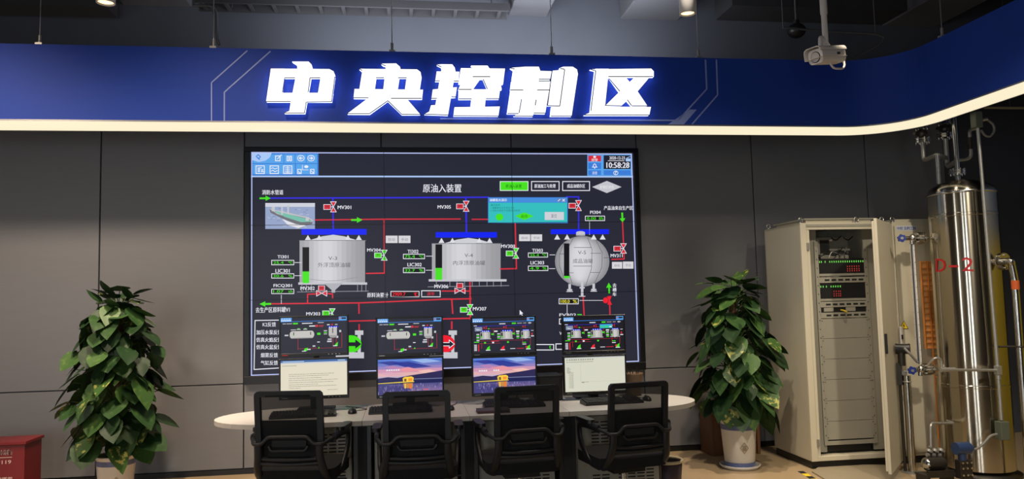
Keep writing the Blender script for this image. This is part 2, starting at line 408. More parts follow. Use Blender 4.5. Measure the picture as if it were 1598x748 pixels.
# clock block
R(916.5, 241.5, 985.5, 274.5, SKY, 1); R(918, 243, 938, 252, RED, 2); R(918, 254, 938, 264, SKY2, 2); R(918, 266, 938, 273.5, SKY2, 2)
R(942, 242.5, 984, 264, DRK, 2); R(942, 265.8, 984, 273.5, SKY2, 2)
TX('报警', 923, 247.5, 933, 251.8, WHT); ELP(928, 245, 2.2, 1.6, WHT, 4)
LN([(924.5, 261), (926, 259.5), (926, 257.5), (928, 255.7), (930, 257.5), (930, 259.5), (931.5, 261), (924.5, 261)], WHT, 1, 4); ELP(928, 262.4, 1, .8, WHT, 4)
TX('消音', 924, 267.5, 932, 272.5, WHT)
TX('2020-12-23', 951, 244.2, 975, 249, WHT, bold=.004); LN([(949, 251), (974, 251)], WHT, .8, 4); TX('10:58:28', 946.5, 253.5, 982, 262.3, WHT, bold=.008)
R(976.5, 247.5, 984, 252, PAL, 4); LN([(978, 247), (983, 244.5)], PAL, 1, 4); TX('?', 959.5, 267.3, 962.5, 272.5, WHT)
for i in range(14):
    a = i*math.pi/7; LN([(961+3.4*math.cos(a), 270+3*math.sin(a)), (961+3.4*math.cos(a+.45), 270+3*math.sin(a+.45))], WHT, .8, 4)
# title row
TX('原油入装置', 660, 287.5, 720, 300.5, WHT, bold=.002)
R(780, 283, 824.5, 298, WHT, 2); R(781, 284, 823.5, 297, GRN, 3); TX('原油入装置', 789, 288, 814, 293.5, px(20, 70, 10))
FR(829.5, 283.5, 872.5, 297.5, WHT, 1.2); TX('原油加工与处理', 834, 287.3, 867, 293.5, WHT, bold=.003)
FR(878, 283.5, 920, 297.5, WHT, 1.2); TX('成品油储存区', 885, 287.3, 913, 293.5, WHT, bold=.003)
PG([(924, 292), (947, 282.5), (970, 292), (947, 301.5)], GRY, 2); TX('泵辅区状态', 936, 289.6, 958, 294.6, px(232, 232, 238))
# blue fire main
TX('消防水管道', 409, 296.5, 442, 304, WHT, bold=.003)
PG([(405, 308.3), (414.5, 308.3), (414.5, 305.6), (422.5, 309.6), (414.5, 313.6), (414.5, 311), (405, 311)], GRN, 4)
LN([(422, 309.4), (600, 308.8), (762, 308)], DBL, 2.2); LN([(884, 307.5), (903, 307.5), (903, 358)], DBL, 2)
LN([(519.5, 310), (520, 358)], DBL, 2.2); LN([(727, 308.5), (728, 363)], DBL, 2.6)
# ship picture
R(414, 317, 491.5, 357.5, px(150, 165, 200), 1); R(414, 317, 491.5, 323, px(206, 208, 220), 2)
for i in range(46):
    x = random.uniform(416, 486); y = random.uniform(325, 356); R(x, y, x+random.uniform(2, 6), y+.8, px(112, 132, 182) if i % 2 else px(196, 204, 222), 2)
PG([(419, 325), (430, 328), (452, 332.5), (480, 339), (489, 344), (487, 347), (460, 343), (432, 334)], px(190, 192, 196), 3); PG([(421, 327), (430, 331), (452, 335), (480, 341), (488, 346), (487, 350), (478, 352), (462, 350), (440, 341), (422, 332)], px(112, 112, 120), 3)
PG([(424, 328), (452, 335), (480, 342), (487, 346), (470, 347), (445, 339)], px(120, 190, 172), 4)
for x, y in ((440, 322.5), (449.5, 321)): R(x-1.2, y, x+1.4, y+13, GRY, 5)
R(424, 323, 429, 330, GRY, 5); R(477, 339, 482, 345, GRY, 5); PG([(440, 342), (462, 350), (478, 352), (466, 356), (450, 352)], px(226, 226, 232), 3)
# red crude lines
LN([(492, 343.5), (600, 342.3), (718, 342)], RED, 1.8); LN([(737, 342.5), (762, 342.5)], RED, 1.8)
PG([(548, 342.2), (557, 342.2), (557, 339), (565.5, 343.5), (557, 348), (557, 345), (548, 345)], GRN, 4)
LN([(599.5, 343), (600, 426.5), (572, 427)], RED, 2); LN([(804, 349), (806, 419.5), (781, 420)], RED, 2)
LN([(971.5, 347), (974, 404.5), (955, 405)], RED, 1.8)
LN([(415, 474.5), (560, 473), (600, 471.5), (690, 467.5), (735, 466.5)], RED, 2); LN([(705, 468), (706.5, 489)], RED, 2.2)
LN([(560, 474), (560.3, 489)], RED, 2); LN([(480, 472.5), (480, 459.5), (494, 459)], RED, 2); LN([(510, 458.5), (519, 459), (519, 465.5)], RED, 2)
LN([(545, 501.5), (586, 500.5)], RED, 1.8); LN([(560.5, 507), (560.5, 519)], RED, 2); LN([(692, 498), (734, 497)], RED, 2); LN([(705, 503), (705, 513)], RED, 2.4)
LN([(690, 454.5), (733.5, 454.5)], RED, 1.8); LN([(733.5, 441), (734, 498)], RED, 2.4); LN([(690, 467), (705, 467)], RED, 2)
LN([(910, 463), (911.5, 492)], RED, 2); LN([(951.5, 476), (952, 492)], RED, 2)
PG([(405, 474.8), (414, 470.5), (414, 473.4), (423, 473), (423, 476), (414, 476.2), (414, 479)], GRN, 4)
PG([(969.5, 332), (972.3, 332), (972.6, 341), (976, 340.6), (971.5, 347.5), (967, 341.2), (969.9, 341)], GRN, 4)
PG([(949.5, 458), (949.3, 449), (946, 449.5), (950, 441.5), (954.5, 449), (951.7, 449), (952, 458)], GRN, 4)
TX('去生产区原料罐V1', 399, 480, 452, 488.5, WHT, bold=.002, dy=-1)
# valves: bow tie + square motor
def valve(cx, cy, m, side=-1, horiz=False, lit=True, h=8):
    if horiz:
        for q in ([(cx-8, cy-4.5), (cx, cy), (cx-8, cy+4.5)], [(cx+8, cy-4.5), (cx+8, cy+4.5), (cx, cy)]): PG(q, m, 4); LN(q+q[:1], WHT, .8, 5)
        R(cx-5.5, cy-12, cx+5, cy-4, WHT, 3); R(cx-4.7, cy-11.4, cx+4.2, cy-4.4, m, 4); TX('M', cx-2, cy-10, cx+2, cy-6, px(90, 30, 20))
    else:
        for q in ([(cx-4.5, cy-h), (cx+4.5, cy-h), (cx, cy)], [(cx, cy), (cx+4.5, cy+h), (cx-4.5, cy+h)]): PG(q, m, 4); LN(q+q[:1], WHT, .8, 5)
        R(cx-15.5, cy-4, cx-4, cy+4.5, WHT, 3); R(cx-14.7, cy-3.3, cx-4.6, cy+3.8, m, 4); TX('M', cx-11.5, cy-2, cx-7.5, cy+2, px(90, 30, 20)); LN([(cx-4, cy), (cx, cy)], WHT, 1, 3)
valve(520.3, 323, RED); valve(727.5, 322, RED); valve(902.8, 321, RED); valve(599.6, 398.5, GRN); valve(805, 395.5, GRN); valve(973, 388, RED, h=7.5)
valve(502, 458, RED, horiz=True); valve(717.8, 454, RED, horiz=True); valve(518.5, 489, GRN, h=7); valve(733.5, 483.5, GRN)
ELP(945, 469, 4, 4.5, BRED, 4); PG([(947, 463), (954.5, 462), (952, 469), (955, 476), (948, 475.5), (950, 469)], BRED, 4)
for s, x0, y0, x1, y1 in (('MV301', 527, 321, 548, 326.5), ('MV305', 683, 320.5, 703.5, 325.8), ('MV304', 573, 388, 594, 393), ('MV303', 478, 487.5, 499.5, 492.5), ('MV308', 782, 381.8, 803.5, 387.3), ('MV302', 469, 447.5, 491, 453),
                          ('MV306', 678, 444.5, 699.5, 450), ('MV307', 738, 479.5, 759, 485), ('MV311', 953, 396.5, 971.5, 401.8), ('PI304', 921, 329, 937.5, 334), ('TI301', 433, 398.5, 450, 403.5), ('LIC301', 430, 420, 452, 426), ('FICQ301', 427, 443.5, 455.5, 449),
                          ('TI302', 636, 390, 653, 395.5), ('LIC302', 636, 410.5, 658, 416), ('TI303', 830.5, 388.5, 847, 393.5), ('LIC303', 828, 407.5, 849, 413)):
    TX(s, x0, y0, x1, y1, WHT, bold=.006)
def meter(x0, y0, x1, y1, a, u, col=GRN):
    R(x0, y0, x1, y1, WHT, 2); R(x0+1, y0+1, x1-1, y1-1, BLK, 3)
    TX(a, x0+3, y0+2, x0+3+(x1-x0)*.45, y1-1.8, col, bold=.006)
    if u: TX(u, x1-9, y0+2, x1-2.5, y1-1.8, col, bold=.01)
meter(913, 337, 944, 345, '0.00', 'KPa'); meter(423.5, 406, 459, 414, '25.4', '℃'); meter(423.5, 427, 459, 434.8, '30.6', '%'); meter(423.5, 451, 459, 459, '1.07', 't/h')
meter(629, 396.5, 663, 404.5, '75.4', '℃'); meter(629, 418, 663, 426.3, '32.7', '%'); meter(824, 394.5, 855, 402, '25.4', '℃'); meter(824, 415, 855.5, 423, '4.9', '%')
meter(609.5, 454.5, 654.5, 464, '2909.7', 't', BRED); meter(872, 466, 903, 475, '100.0', '%', YEL)
TX('原料油累计', 573, 457, 606, 465, WHT, bold=.003); FR(658, 454, 687, 463.5, WHT, 1.2); TX('清零', 666.5, 456, 678, 461.5, RED, bold=.006)
for pts in ([(460, 410), (470, 410)], [(460, 430.5), (470, 430.5)], [(665, 400), (675, 400)], [(665, 422), (675, 422)], [(858, 398), (866, 398)], [(857, 419.5), (866, 419.5)]): LN(pts, WHT, .8, 3)
for i in range(7): LN([(439, 461+i*2), (439, 462+i*2)], WHT, .8, 3)
for i in range(14): LN([(905+i*2.8, 469.2), (906.6+i*2.8, 469.1)], WHT, .8, 3)
for i in range(9): LN([(885, 476+i*2), (885, 477+i*2)], WHT, .8, 3); LN([(920, 346+i*2.4), (920, 347+i*2.4)], WHT, .7, 3)
# tanks drawn as flat shapes in steps of grey
def greys(x0, x1, y0, y1, y0b=None):
    n = 14
    for i in range(n):
        t = (i+.5)/n; g = int(150+62*math.exp(-((t-.42)/.33)**2)); R(x0+(x1-x0)*i/n, y0, x0+(x1-x0)*(i+1)/n+.2, y1, px(g, g, g+5), 2)
def roof(cx, hw, y0, yb):
    PG([(cx-hw, yb), (cx-hw*.45, y0+2.5), (cx, y0), (cx+hw*.45, y0+2.5), (cx+hw, yb)], px(205, 205, 211), 2)
R(470.5, 357.5, 572, 366.5, BLU, 3); roof(520, 38, 366.5, 375.5); greys(467.5, 569.5, 375.5, 441.5)
for x in (480.5, 498, 543, 560): PG([(x, 367), (x+4.8, 375), (x-4.8, 375)], px(222, 222, 228), 4); LN([(x-4.8, 375), (x+4.8, 375)], MID, .6, 5)
R(472, 386, 482.5, 442, BLK, 4); R(472, 424, 482.5, 442, GRN, 5); R(465.5, 441, 573, 444.5, GRY, 3); LN([(464, 456), (575, 454.5)], MID, .9, 2); LN([(467, 375.5), (571, 375.5)], px(120, 120, 130), .8, 4)
for x in (471, 478, 486, 558, 564.5, 571): LN([(x, 445), (x, 455)], MID, .9, 2)
PG([(506, 443), (535, 442), (523, 453), (523, 457), (517.5, 457), (517.5, 453)], px(176, 176, 184), 4); LN([(484, 436), (510, 439), (528, 438), (558, 433)], px(140, 140, 150), .7, 4)
TX('V-3', 512.5, 400.5, 526, 406, px(84, 84, 92)); TX('外浮顶原油罐', 496, 410, 547, 417.5, px(92, 92, 100))
R(680, 362.5, 775.5, 371, BLU, 3); roof(731, 38, 371.5, 380); greys(674, 781, 380, 436)
for x in (689, 706, 748, 764): PG([(x, 371.5), (x+4.6, 379.5), (x-4.6, 379.5)], px(222, 222, 228), 4); LN([(x-4.6, 379.5), (x+4.6, 379.5)], MID, .6, 5)
LN([(674, 380.3), (783, 380.3)], px(120, 120, 130), .8, 4); R(679.5, 381.5, 690, 437, BLK, 4); R(679.5, 418.5, 690, 437, GRN, 5); R(669, 436, 790.5, 439.5, GRY, 3); LN([(668, 448), (794, 446)], MID, .9, 2)
for x in (681, 702, 713, 725, 737, 748, 760, 770, 782): LN([(x, 440), (x, 447)], MID, .9, 2)
TX('V-4', 725, 396, 738, 401.5, px(84, 84, 92)); TX('内浮顶原油罐', 707, 407, 757, 414, px(92, 92, 100))
R(859.5, 358, 950.5, 365.5, BLU, 3)
for x in (869.5, 885, 926.5, 940.5): PG([(x, 366), (x+4.6, 374), (x-4.6, 374)], px(222, 222, 228), 4)
for i in range(12):
    t = i/11; g = int(142+72*math.sin(t*math.pi/2)); ELP(908.5-5*t, 408, 42.5*(1-t*.92), 39.5*(1-t*.35), px(g, g, g+5), 2+.02*i)
ELP(906, 363.5, 7, 2.6, GRY, 4); R(899, 363.5, 913, 368, px(180, 180, 188), 3.5)
INK = px(88, 88, 96)
LN([(895, 371), (885, 390), (884, 415), (893, 443)], INK, .7, 4); LN([(917, 371), (924, 390), (923, 420), (914, 446)], INK, .7, 4); LN([(880, 378), (873, 398), (873, 415), (880, 434)], INK, .7, 4); LN([(930, 375), (940, 395), (939, 418), (928, 442)], INK, .7, 4)
for a, b_, y in ((896, 923, 386.5), (922, 938, 395.5), (895, 923, 415.5), (921, 936, 425.5), (885, 895, 426), (874, 886, 396.5), (942, 950, 402.5)): LN([(a, y), (b_, y)], INK, .7, 4)
R(880, 380, 888.5, 434.5, BLK, 5); R(880, 431, 889, 434.5, GRN, 6)
TX('V-5', 902, 391.5, 914.5, 397, px(84, 84, 92)); TX('成品油罐', 894, 404, 925, 411, px(92, 92, 100))
for x, y in ((889, 443.5), (926.5, 443), (908.5, 440)):
    R(x-2, y, x+2, y+(22 if x == 908.5 else 11), GRY, 4); R(x-4, y+8, x+4, y+10.5, GRY, 5); R(x-5, y+(22 if x == 908.5 else 11), x+5, y+(23.4 if x == 908.5 else 12.5), GRY, 5)
# buttons
for x0, x1, y0, y1, s in ((602, 620.5, 368, 379.5, '自动'), (622, 640.5, 368, 379.5, '手动'), (810, 827.5, 366, 376.5, '自动'), (828.5, 846, 366, 376.5, '手动'), (955, 971, 409, 419.5, '自动'), (972, 988.5, 408.5, 419.5, '手动')):
    R(x0, y0, x1, y1, px(214, 212, 216), 3); TX(s, x0+4, y0+3.5, x1-4, y1-3, px(120, 120, 126))
TX('产品油来自生产区', 942.5, 321.5, 987.5, 328, WHT, bold=.002)
for i, s in enumerate('去槽车'): TX(s, 956, 442.5+i*7, 962, 448.5+i*7, WHT, bold=.02)
# pop-up window
R(761.5, 308, 886, 348.5, SKY2, 5); R(762.5, 316.5, 885, 347.5, CYA, 6); R(762.5, 309, 885, 316, px(70, 140, 220), 6)
TX('油罐着火演示', 764, 310, 791, 314.5, WHT, 8, .004)
for s, y in (('演示条件', 318.5), ('1 油罐液位大于百分之十', 322.8), ('2 消防水泵处于远程自动状态', 327)): TX(s, 765.5, y, 765.5+(15 if y < 320 else 38 if y < 325 else 46), y+3.4, px(40, 110, 120), 8)
ELP(779.5, 339, 5.8, 5.4, GRN, 7); PG([(804, 337.5), (818, 331.5), (833, 337.5), (818, 343.5)], GRN, 7); TX('启动', 813, 335, 823, 340, px(30, 90, 20), 8)
R(850, 331, 880, 343.5, px(205, 208, 214), 7); TX('复位', 860, 334, 869, 340, px(110, 110, 116), 8)
for x in (869, 876.5): R(x, 310, x+6, 315.3, px(100, 130, 190), 7)
LN([(871, 313.8), (874, 311.2)], WHT, 1, 8); LN([(878, 311.2), (881, 314.2)], WHT, 1, 8); LN([(881, 311.2), (878, 314.2)], WHT, 1, 8)
# feedback list
LN([(443, 499.8), (398, 500.5), (396.5, 577), (437, 574.5)], WHT, 1.3)
for s, x0, y in (('K2反馈', 410, 503), ('加压水泵反馈', 400, 515.3), ('仿真火焰反馈', 400, 527), ('仿真火盆反馈', 400, 538.3), ('烟雾反馈', 407, 551), ('气缸反馈', 407, 563)):
    TX(s, x0, y, x0+len(s)*6.6-(6 if s[0] == 'K' else 0), y+7.2, WHT, bold=.003)
# pumps
for cx, m in ((546, GRN), (692, BRED)):
    ELP(cx+2, 537, 16, 13.5, m, 3); R(cx+12, 517, cx+17, 550, GRY, 2); R(cx+8, 516, cx+21, 523, GRY, 4); R(cx-22, 550, cx+22, 559.5, GRY, 4)
    q = [(cx-2, 535), (cx+9, 535), (cx+9, 531), (cx+17, 537.3), (cx+9, 543.5), (cx+9, 540), (cx-2, 540)]
    PG(q, DRK, 4); LN(q+q[:1], WHT if m is BRED else DRK, 1, 5)
# lower right
FR(836, 538, 864, 546.5, WHT, 1.3); FR(867.5, 537, 900, 545.5, WHT, 1.3); TX('t', 857, 539.5, 860, 544.5, GRN, bold=.05)
TX('FV302', 873, 489.5, 899, 494, WHT, bold=.004); R(901, 490.5, 908, 492, GRN, 3); FR(873, 498, 895, 506, WHT, 1.2); TX('W', 873, 518, 880, 523, WHT)
PG([(811, 484), (811, 492), (813, 490.3), (814.5, 493), (815.6, 492.4), (814.3, 489.8), (816.5, 489.5)], WHT, 9)
sg.build('screen_graphics', vw)
sl = MB()
for i in (1, 2): sl.bx(-W2+i*pw-.002, -W2+i*pw+.002, YS-.0075, YS-.004, Z0, Z1, M_black)
for j in (1, 2): sl.bx(-W2, W2, YS-.0075, YS-.004, Z0+j*ph-.002, Z0+j*ph+.002, M_black)
sl.build('panel_joint', vw)

# ------------------------------------------------------------------ hanging blue fascia with its light strip and lit letters
YFA = -1.0; FZ0, FZ1 = 2.968, 3.566; XA = 3.95; RC = .5
fa = thing('hanging_fascia', 'curved blue fascia hung from the ceiling with lit white Chinese letters above the video wall', 'sign', (0, YFA+.06, 2.9))
path = [Vector((XL+.02, YFA, 0))]+[Vector((x, YFA, 0)) for x in (-4, -2, 0, 2)]+arc((XA-RC, YFA-RC), RC, 90, 0, 14)+[Vector((XA, y, 0)) for y in (-3, -5, -7, -9, YF+.02)]
def sweep(mb, prof, m, smooth=True):
    """prof: (offset behind the face, z) points, closed"""
    n = len(prof); vs_ = []
    for i, p in enumerate(path):
        a = path[max(i-1, 0)]; b_ = path[min(i+1, len(path)-1)]; t = (b_-a).normalized(); nr = Vector((-t.y, t.x, 0))
        for o, z in prof: vs_.append(p+nr*o+Vector((0, 0, z)))
    fs = [(i*n+k, (i+1)*n+k, (i+1)*n+(k+1) % n, i*n+(k+1) % n) for i in range(len(path)-1) for k in range(n)]
    mb.add(vs_, fs, m, False)
f = MB(); sweep(f, [(0, FZ0), (0, FZ1), (.12, FZ1), (.12, FZ0)], M_blue)
fo = f.build('blue_board', fa)
f = MB(); sweep(f, [(-.006, FZ0-.008), (-.006, FZ0+.004), (.10, FZ0+.004), (.10, FZ0-.008)], M_alu); f.build('metal_edge', fa)
f = MB(); sweep(f, [(-.004, 2.906), (-.004, FZ0-.008), (.088, FZ0-.008), (.088, 2.906)], M_strip); sweep(f, [(.089, 2.904), (.089, FZ0-.008), (.094, FZ0-.008), (.094, 2.904)], M_alu); f.build('light_strip', fa)
dl = MB()
def Q(x, y, o=.004): return aty(x, y, YFA-o)
def dline(pts, wd):
    for (xa, ya), (xb, yb) in zip(pts[:-1], pts[1:]):
        d = math.hypot(xb-xa, yb-ya); nx, ny = -(yb-ya)/d*wd/2, (xb-xa)/d*wd/2
        dl.prism([Q(xa+nx, ya+ny), Q(xb+nx, yb+ny), Q(xb-nx, yb-ny), Q(xa-nx, ya-ny)], (0, .0035, 0), M_blueline)
dline([(330, 188.5), (330, 129), (386, 79)], 2); dl.build('pale_line_pattern', fa); dl = MB(); dline([(350, 188.5), (350, 144), (422, 80)], 2); dl.build('pale_line_pattern', fa); dl = MB()
dline([(1101, 93), (1103, 139), (1058, 188), (687, 185.3)], 2.2)
dl.prism([Q(1076.5, 171), Q(1087.5, 171), Q(1067, 194.5), Q(1042, 194.5)], (0, .0035, 0), M_blueline)
dl.build('pale_line_pattern', fa); dl = MB(); dline([(1118, 93), (1120, 148), (1080, 194)], 2.2); dl.build('pale_line_pattern', fa)
LET = {  # strokes measured on the letters, in crop units: px = origin + unit/6.8
 405: [[(120, 150), (268, 150), (228, 498), (70, 498)], [(120, 150), (740, 155), (785, 178), (800, 215), (800, 246), (107, 246)], [(648, 240), (800, 240), (765, 500), (605, 500)], [(86, 407), (780, 407), (765, 500), (70, 498)],
       [(345, 75), (520, 75), (550, 105), (562, 150), (480, 622), (262, 622), (316, 600), (330, 510), (400, 150), (398, 108)]],
 530: [[(208, 152), (820, 158), (858, 185), (870, 245), (232, 246), (240, 180)], [(236, 200), (388, 246), (370, 368), (210, 366)], [(442, 97), (600, 95), (640, 130), (648, 160), (600, 470), (452, 470), (488, 150), (488, 122), (460, 114)],
       [(710, 246), (870, 240), (850, 376), (692, 376)], [(158, 366), (885, 374), (875, 470), (148, 462)], [(304, 462), (560, 462), (510, 492), (318, 631), (82, 629)], [(510, 492), (545, 462), (712, 470), (855, 636), (660, 636)]],
 655: [[(182, 108), (235, 104), (345, 105), (372, 140), (380, 180), (300, 643), (50, 633), (105, 605), (165, 540), (232, 150), (228, 130)], [(180, 180), (420, 183), (412, 282), (165, 280)], [(138, 372), (395, 347), (380, 450), (125, 468)], [(120, 540), (185, 537), (170, 620), (100, 608)],
       [(545, 118), (720, 118), (742, 150), (742, 180), (545, 180), (575, 135)], [(437, 145), (905, 150), (885, 312), (860, 314), (870, 372), (720, 372), (672, 258), (640, 258), (560, 372), (410, 370), (435, 310), (412, 306)], [(415, 370), (852, 370), (840, 470), (412, 472)], [(550, 468), (700, 468), (692, 556), (540, 558)], [(370, 560), (850, 553), (835, 652), (360, 650)]],
 785: [[(230, 130), (380, 130), (395, 172), (358, 400), (345, 480), (318, 655), (115, 653), (170, 625), (205, 400)], [(78, 142), (240, 130), (240, 264), (95, 264), (125, 175)], [(110, 165), (515, 178), (500, 264), (95, 262)], [(90, 282), (505, 282), (495, 378), (78, 376)], [(82, 374), (215, 374), (188, 470), (165, 626), (45, 626)], [(350, 374), (490, 374), (448, 626), (325, 622)],
       [(530, 172), (652, 162), (602, 545), (475, 540)], [(600, 145), (640, 130), (740, 130), (785, 160), (795, 205), (728, 653), (505, 653), (515, 556), (606, 552), (658, 180)], [(200, 264), (370, 264), (370, 284), (200, 284)]],
 900: [[(145, 157), (790, 150), (818, 180), (818, 236), (330, 236), (205, 172)], [(198, 152), (342, 152), (300, 555), (290, 630), (145, 620)], [(160, 553), (788, 558), (770, 643), (80, 643), (145, 615)], [(345, 236), (515, 236), (645, 390), (750, 546), (590, 546), (455, 392)], [(620, 236), (775, 240), (648, 390), (470, 548), (300, 548), (455, 395)]]}
for ox, strokes in LET.items():
    l = MB()
    for s in strokes:
        l.prism([aty(ox+u/6.8, 85+v/6.8, YFA-.055) for u, v in s], (0, .042, 0), M_letter, M_letterside)
    lo = l.build('lit_letter', fa)
    e = MB()
    for s in strokes:
        pp = [aty(ox+u/6.8, 85+v/6.8, YFA-.013) for u, v in s]; c = sum(pp, Vector())/len(pp)
        e.prism([c+(p-c)*.985 for p in pp], (0, .0125, 0), M_darkedge)
    e.build('letter_back', lo)
TRIM = {405: [[(265, 248), (378, 248)], [(535, 248), (645, 248)], [(266, 250), (243, 403)], [(536, 250), (516, 403)], [(70, 500), (330, 500)], [(500, 505), (765, 502), (800, 235)], [(262, 622), (478, 622), (496, 505)]],
 530: [[(385, 247), (472, 247)], [(622, 247), (712, 247)], [(148, 461), (305, 461)], [(545, 465), (872, 466)], [(82, 630), (315, 630), (512, 492), (660, 636), (855, 638)], [(208, 154), (240, 168)], [(442, 100), (488, 122)]],
 655: [[(562, 236), (748, 236)], [(412, 372), (550, 372)], [(412, 471), (552, 471)], [(702, 470), (840, 470)], [(50, 634), (300, 643)], [(360, 652), (835, 654)], [(125, 467), (182, 467)], [(335, 449), (380, 451)], [(165, 280), (212, 280)], [(362, 282), (412, 283)], [(672, 262), (718, 368)], [(182, 112), (230, 132)]],
 785: [[(380, 263), (500, 263), (505, 280), (380, 281)], [(362, 377), (500, 377)], [(75, 377), (215, 377)], [(655, 160), (603, 548), (472, 544), (520, 180)], [(45, 627), (165, 627)], [(196, 475), (170, 622)], [(325, 623), (450, 624)], [(352, 480), (342, 540)], [(115, 654), (318, 655)], [(505, 654), (728, 654)], [(605, 148), (655, 158)], [(78, 144), (125, 154)]],
 900: [[(335, 235), (810, 236)], [(342, 255), (458, 392)], [(300, 542), (470, 546)], [(585, 546), (748, 546)], [(536, 480), (582, 544)], [(80, 643), (770, 643)], [(202, 172), (150, 600)], [(145, 158), (200, 172)]]}
for lo_, (ox, lines) in zip([o for o in fa.children if o.name.startswith('lit_letter')], TRIM.items()):
    e = MB()
    for ln_ in lines:
        for (xa, ya), (xb, yb_) in zip(ln_[:-1], ln_[1:]):
            d = math.hypot(xb-xa, yb_-ya); nx, ny = -(yb_-ya)/d*4.6, (xb-xa)/d*4.6
            e.prism([aty(ox+u/6.8, 85+v/6.8, YFA-.0565) for u, v in ((xa+nx, ya+ny), (xb+nx, yb_+ny), (xb-nx, yb_-ny), (xa-nx, ya-ny))], (0, .0015, 0), M_darkedge)
    e.build('edge_trim', lo_)
# hanger wires
for (x, y, y2) in ((62, 66, -40), (333, 73, -40), (612, 82, -60), (861, 85, -60), (1090, 90, -60), (1418, 78, -60)):
    p = aty(x, y, YFA+.06) if x < 1400 else Vector((XA+.05, -1.62, FZ1))
    hw = MB(); hw.cyl((p.x, p.y, FZ1-.02), (p.x, p.y, ZC-.0), .004, M_alu, seg=6); hw.box((p.x, p.y, FZ1+.012), (.05, .05, .03), M_galv); hw.cyl((p.x, p.y, FZ1+.02), (p.x, p.y, FZ1+.09), .012, M_galv, seg=8)
    hw.build('hanger_wire', fa)
f = MB(); f.bx(-1.35, 1.95, YFA+.121, YFA+.27, FZ1-.03, FZ1-.004, M_alu); f.build('fill_light_channel', fa)  # unseen channel added to go with the fill lamp
# added fill lamp, unseen, brightens the ceiling where lens glare glows around the letters
area('ceiling_fill_light', (.3, YFA+.22, 3.62), (.3, -.25, 4.6), 3.2, .1, 78, (.9, .93, 1))

# ------------------------------------------------------------------ services under the ceiling
def hung(name, label, cat, pts, r, m, hang=(), box=None):
    mb = MB()
    if box: mb.bx(*box, m)
    else: mb.tube(pts, r, m, 8)
    for (x, y, z) in hang: mb.cyl((x, y, z), (x, y, ZC), .005, M_pipe, seg=6)
    c = box and ((box[0]+box[1])/2, (box[2]+box[3])/2, box[4]) or pts[0]
    return tag(mb.build(name, origin=c), label, cat)
a = aty(360, 50, -.45); b2 = aty(905, 52, -.45)
tr = MB(); zt = 4.12
for y in (-.52, -.32): tr.bx(-2.2, .55, y-.012, y+.012, zt, zt+.07, M_duct)
for k in range(14): tr.bx(-2.15+k*.2, -2.12+k*.2, -.52, -.32, zt, zt+.012, M_duct)
for x in (-1.9, -.7, .4): tr.cyl((x, -.42, zt), (x, -.42, ZC), .006, M_duct, seg=6)
tag(tr.build('cable_tray', origin=(-.8, -.42, zt)), 'long grey cable tray hung under the ceiling behind the middle of the fascia', 'cable tray')
hung('air_duct', 'wide dark air duct running crosswise above the right end of the fascia', 'duct', None, 0, M_duct, ((3.2, -.2, 4.5), (4.3, -.2, 4.5)), (2.75, 4.58, -.4, .0, 4.29, 4.52))
hung('air_duct', 'narrow dark air duct running crosswise above the left part of the fascia', 'duct', None, 0, M_duct, ((-3.4, -.2, 4.3),), (-4.6, -2.96, -.35, -.1, 4.12, 4.24))
p = [aty(x, y, -.85) for x, y in ((302, 9), (331, 9), (338, 20), (338, 60), (342, 70))]
hung('conduit', 'thin grey conduit bent down to the fascia left of the lit letters', 'conduit', bend([p[0]+Vector((0, 0, .0))]+p[1:], .06), .012, M_pipe, [tuple(p[0])])
p = [aty(x, y, -.7) for x, y in ((1222, 43), (1290, 49), (1366, 53), (1381, 58), (1375, 68), (1328, 94))]
hung('conduit', 'grey conduit with a hook-shaped bend behind the white security camera', 'conduit', bend(p, .08), .011, M_pipe, [tuple(p[0]), tuple(p[2])])
p = aty(1535, 168, -.3); hung('conduit', 'thin pale pipe running level behind the fascia above the steel tank', 'conduit', [p, (XR-.002, p.y, p.z)], .014, mat('pale_pipe', (180, 168, 130), .4), [(p.x+.3, p.y, p.z)])
p = aty(1243, 48, -.6); lb = MB(); lb.ell(p, (.085, .085, .07), M_black); lb.cyl(p, (p.x, p.y, ZC), .01, M_pipe, seg=8); lb.cyl((p.x, p.y, p.z+.05), (p.x, p.y, p.z+.1), .03, M_black)
tag(lb.build('hanging_fixture', origin=p), 'small round black fixture hung left of the white security camera', 'fixture')
def downlight(x, y, z, label):
    t = thing('ceiling_downlight', label, 'lamp', (x, y, ZC), 'cylinder downlights')
    tb = MB(); tb.lathe([(.0, z+.28), (.052, z+.28), (.054, z+.27), (.054, z), (.048, z), (.043, z+.025), (0, z+.035)], (x, y, 0), M_lampbody, 28); tb.build('lamp_tube', t)
    g = MB(); g.lathe([(.045, z+.010), (0, z+.010)], (x, y, 0), M_lampglow, 24); g.build('diffuser', t)
    st = MB(); st.cyl((x, y, z+.275), (x, y, ZC), .009, M_lampbody, seg=10); st.cyl((x, y, ZC-.02), (x, y, ZC-.001), .04, M_lampbody); st.build('stem', t)
    spot('downlight_beam', (x, y, z-.02), (x, y-.01, 0), 45, (1, .84, .62), 80, .7, .05)
p = aty(1073, 22, -2.4); downlight(p.x, p.y, p.z, 'white tube downlight hung above the right end of the fascia')
p = aty(165, 5, -2.4); downlight(p.x, p.y, p.z, 'white tube downlight hung above the left part of the fascia')

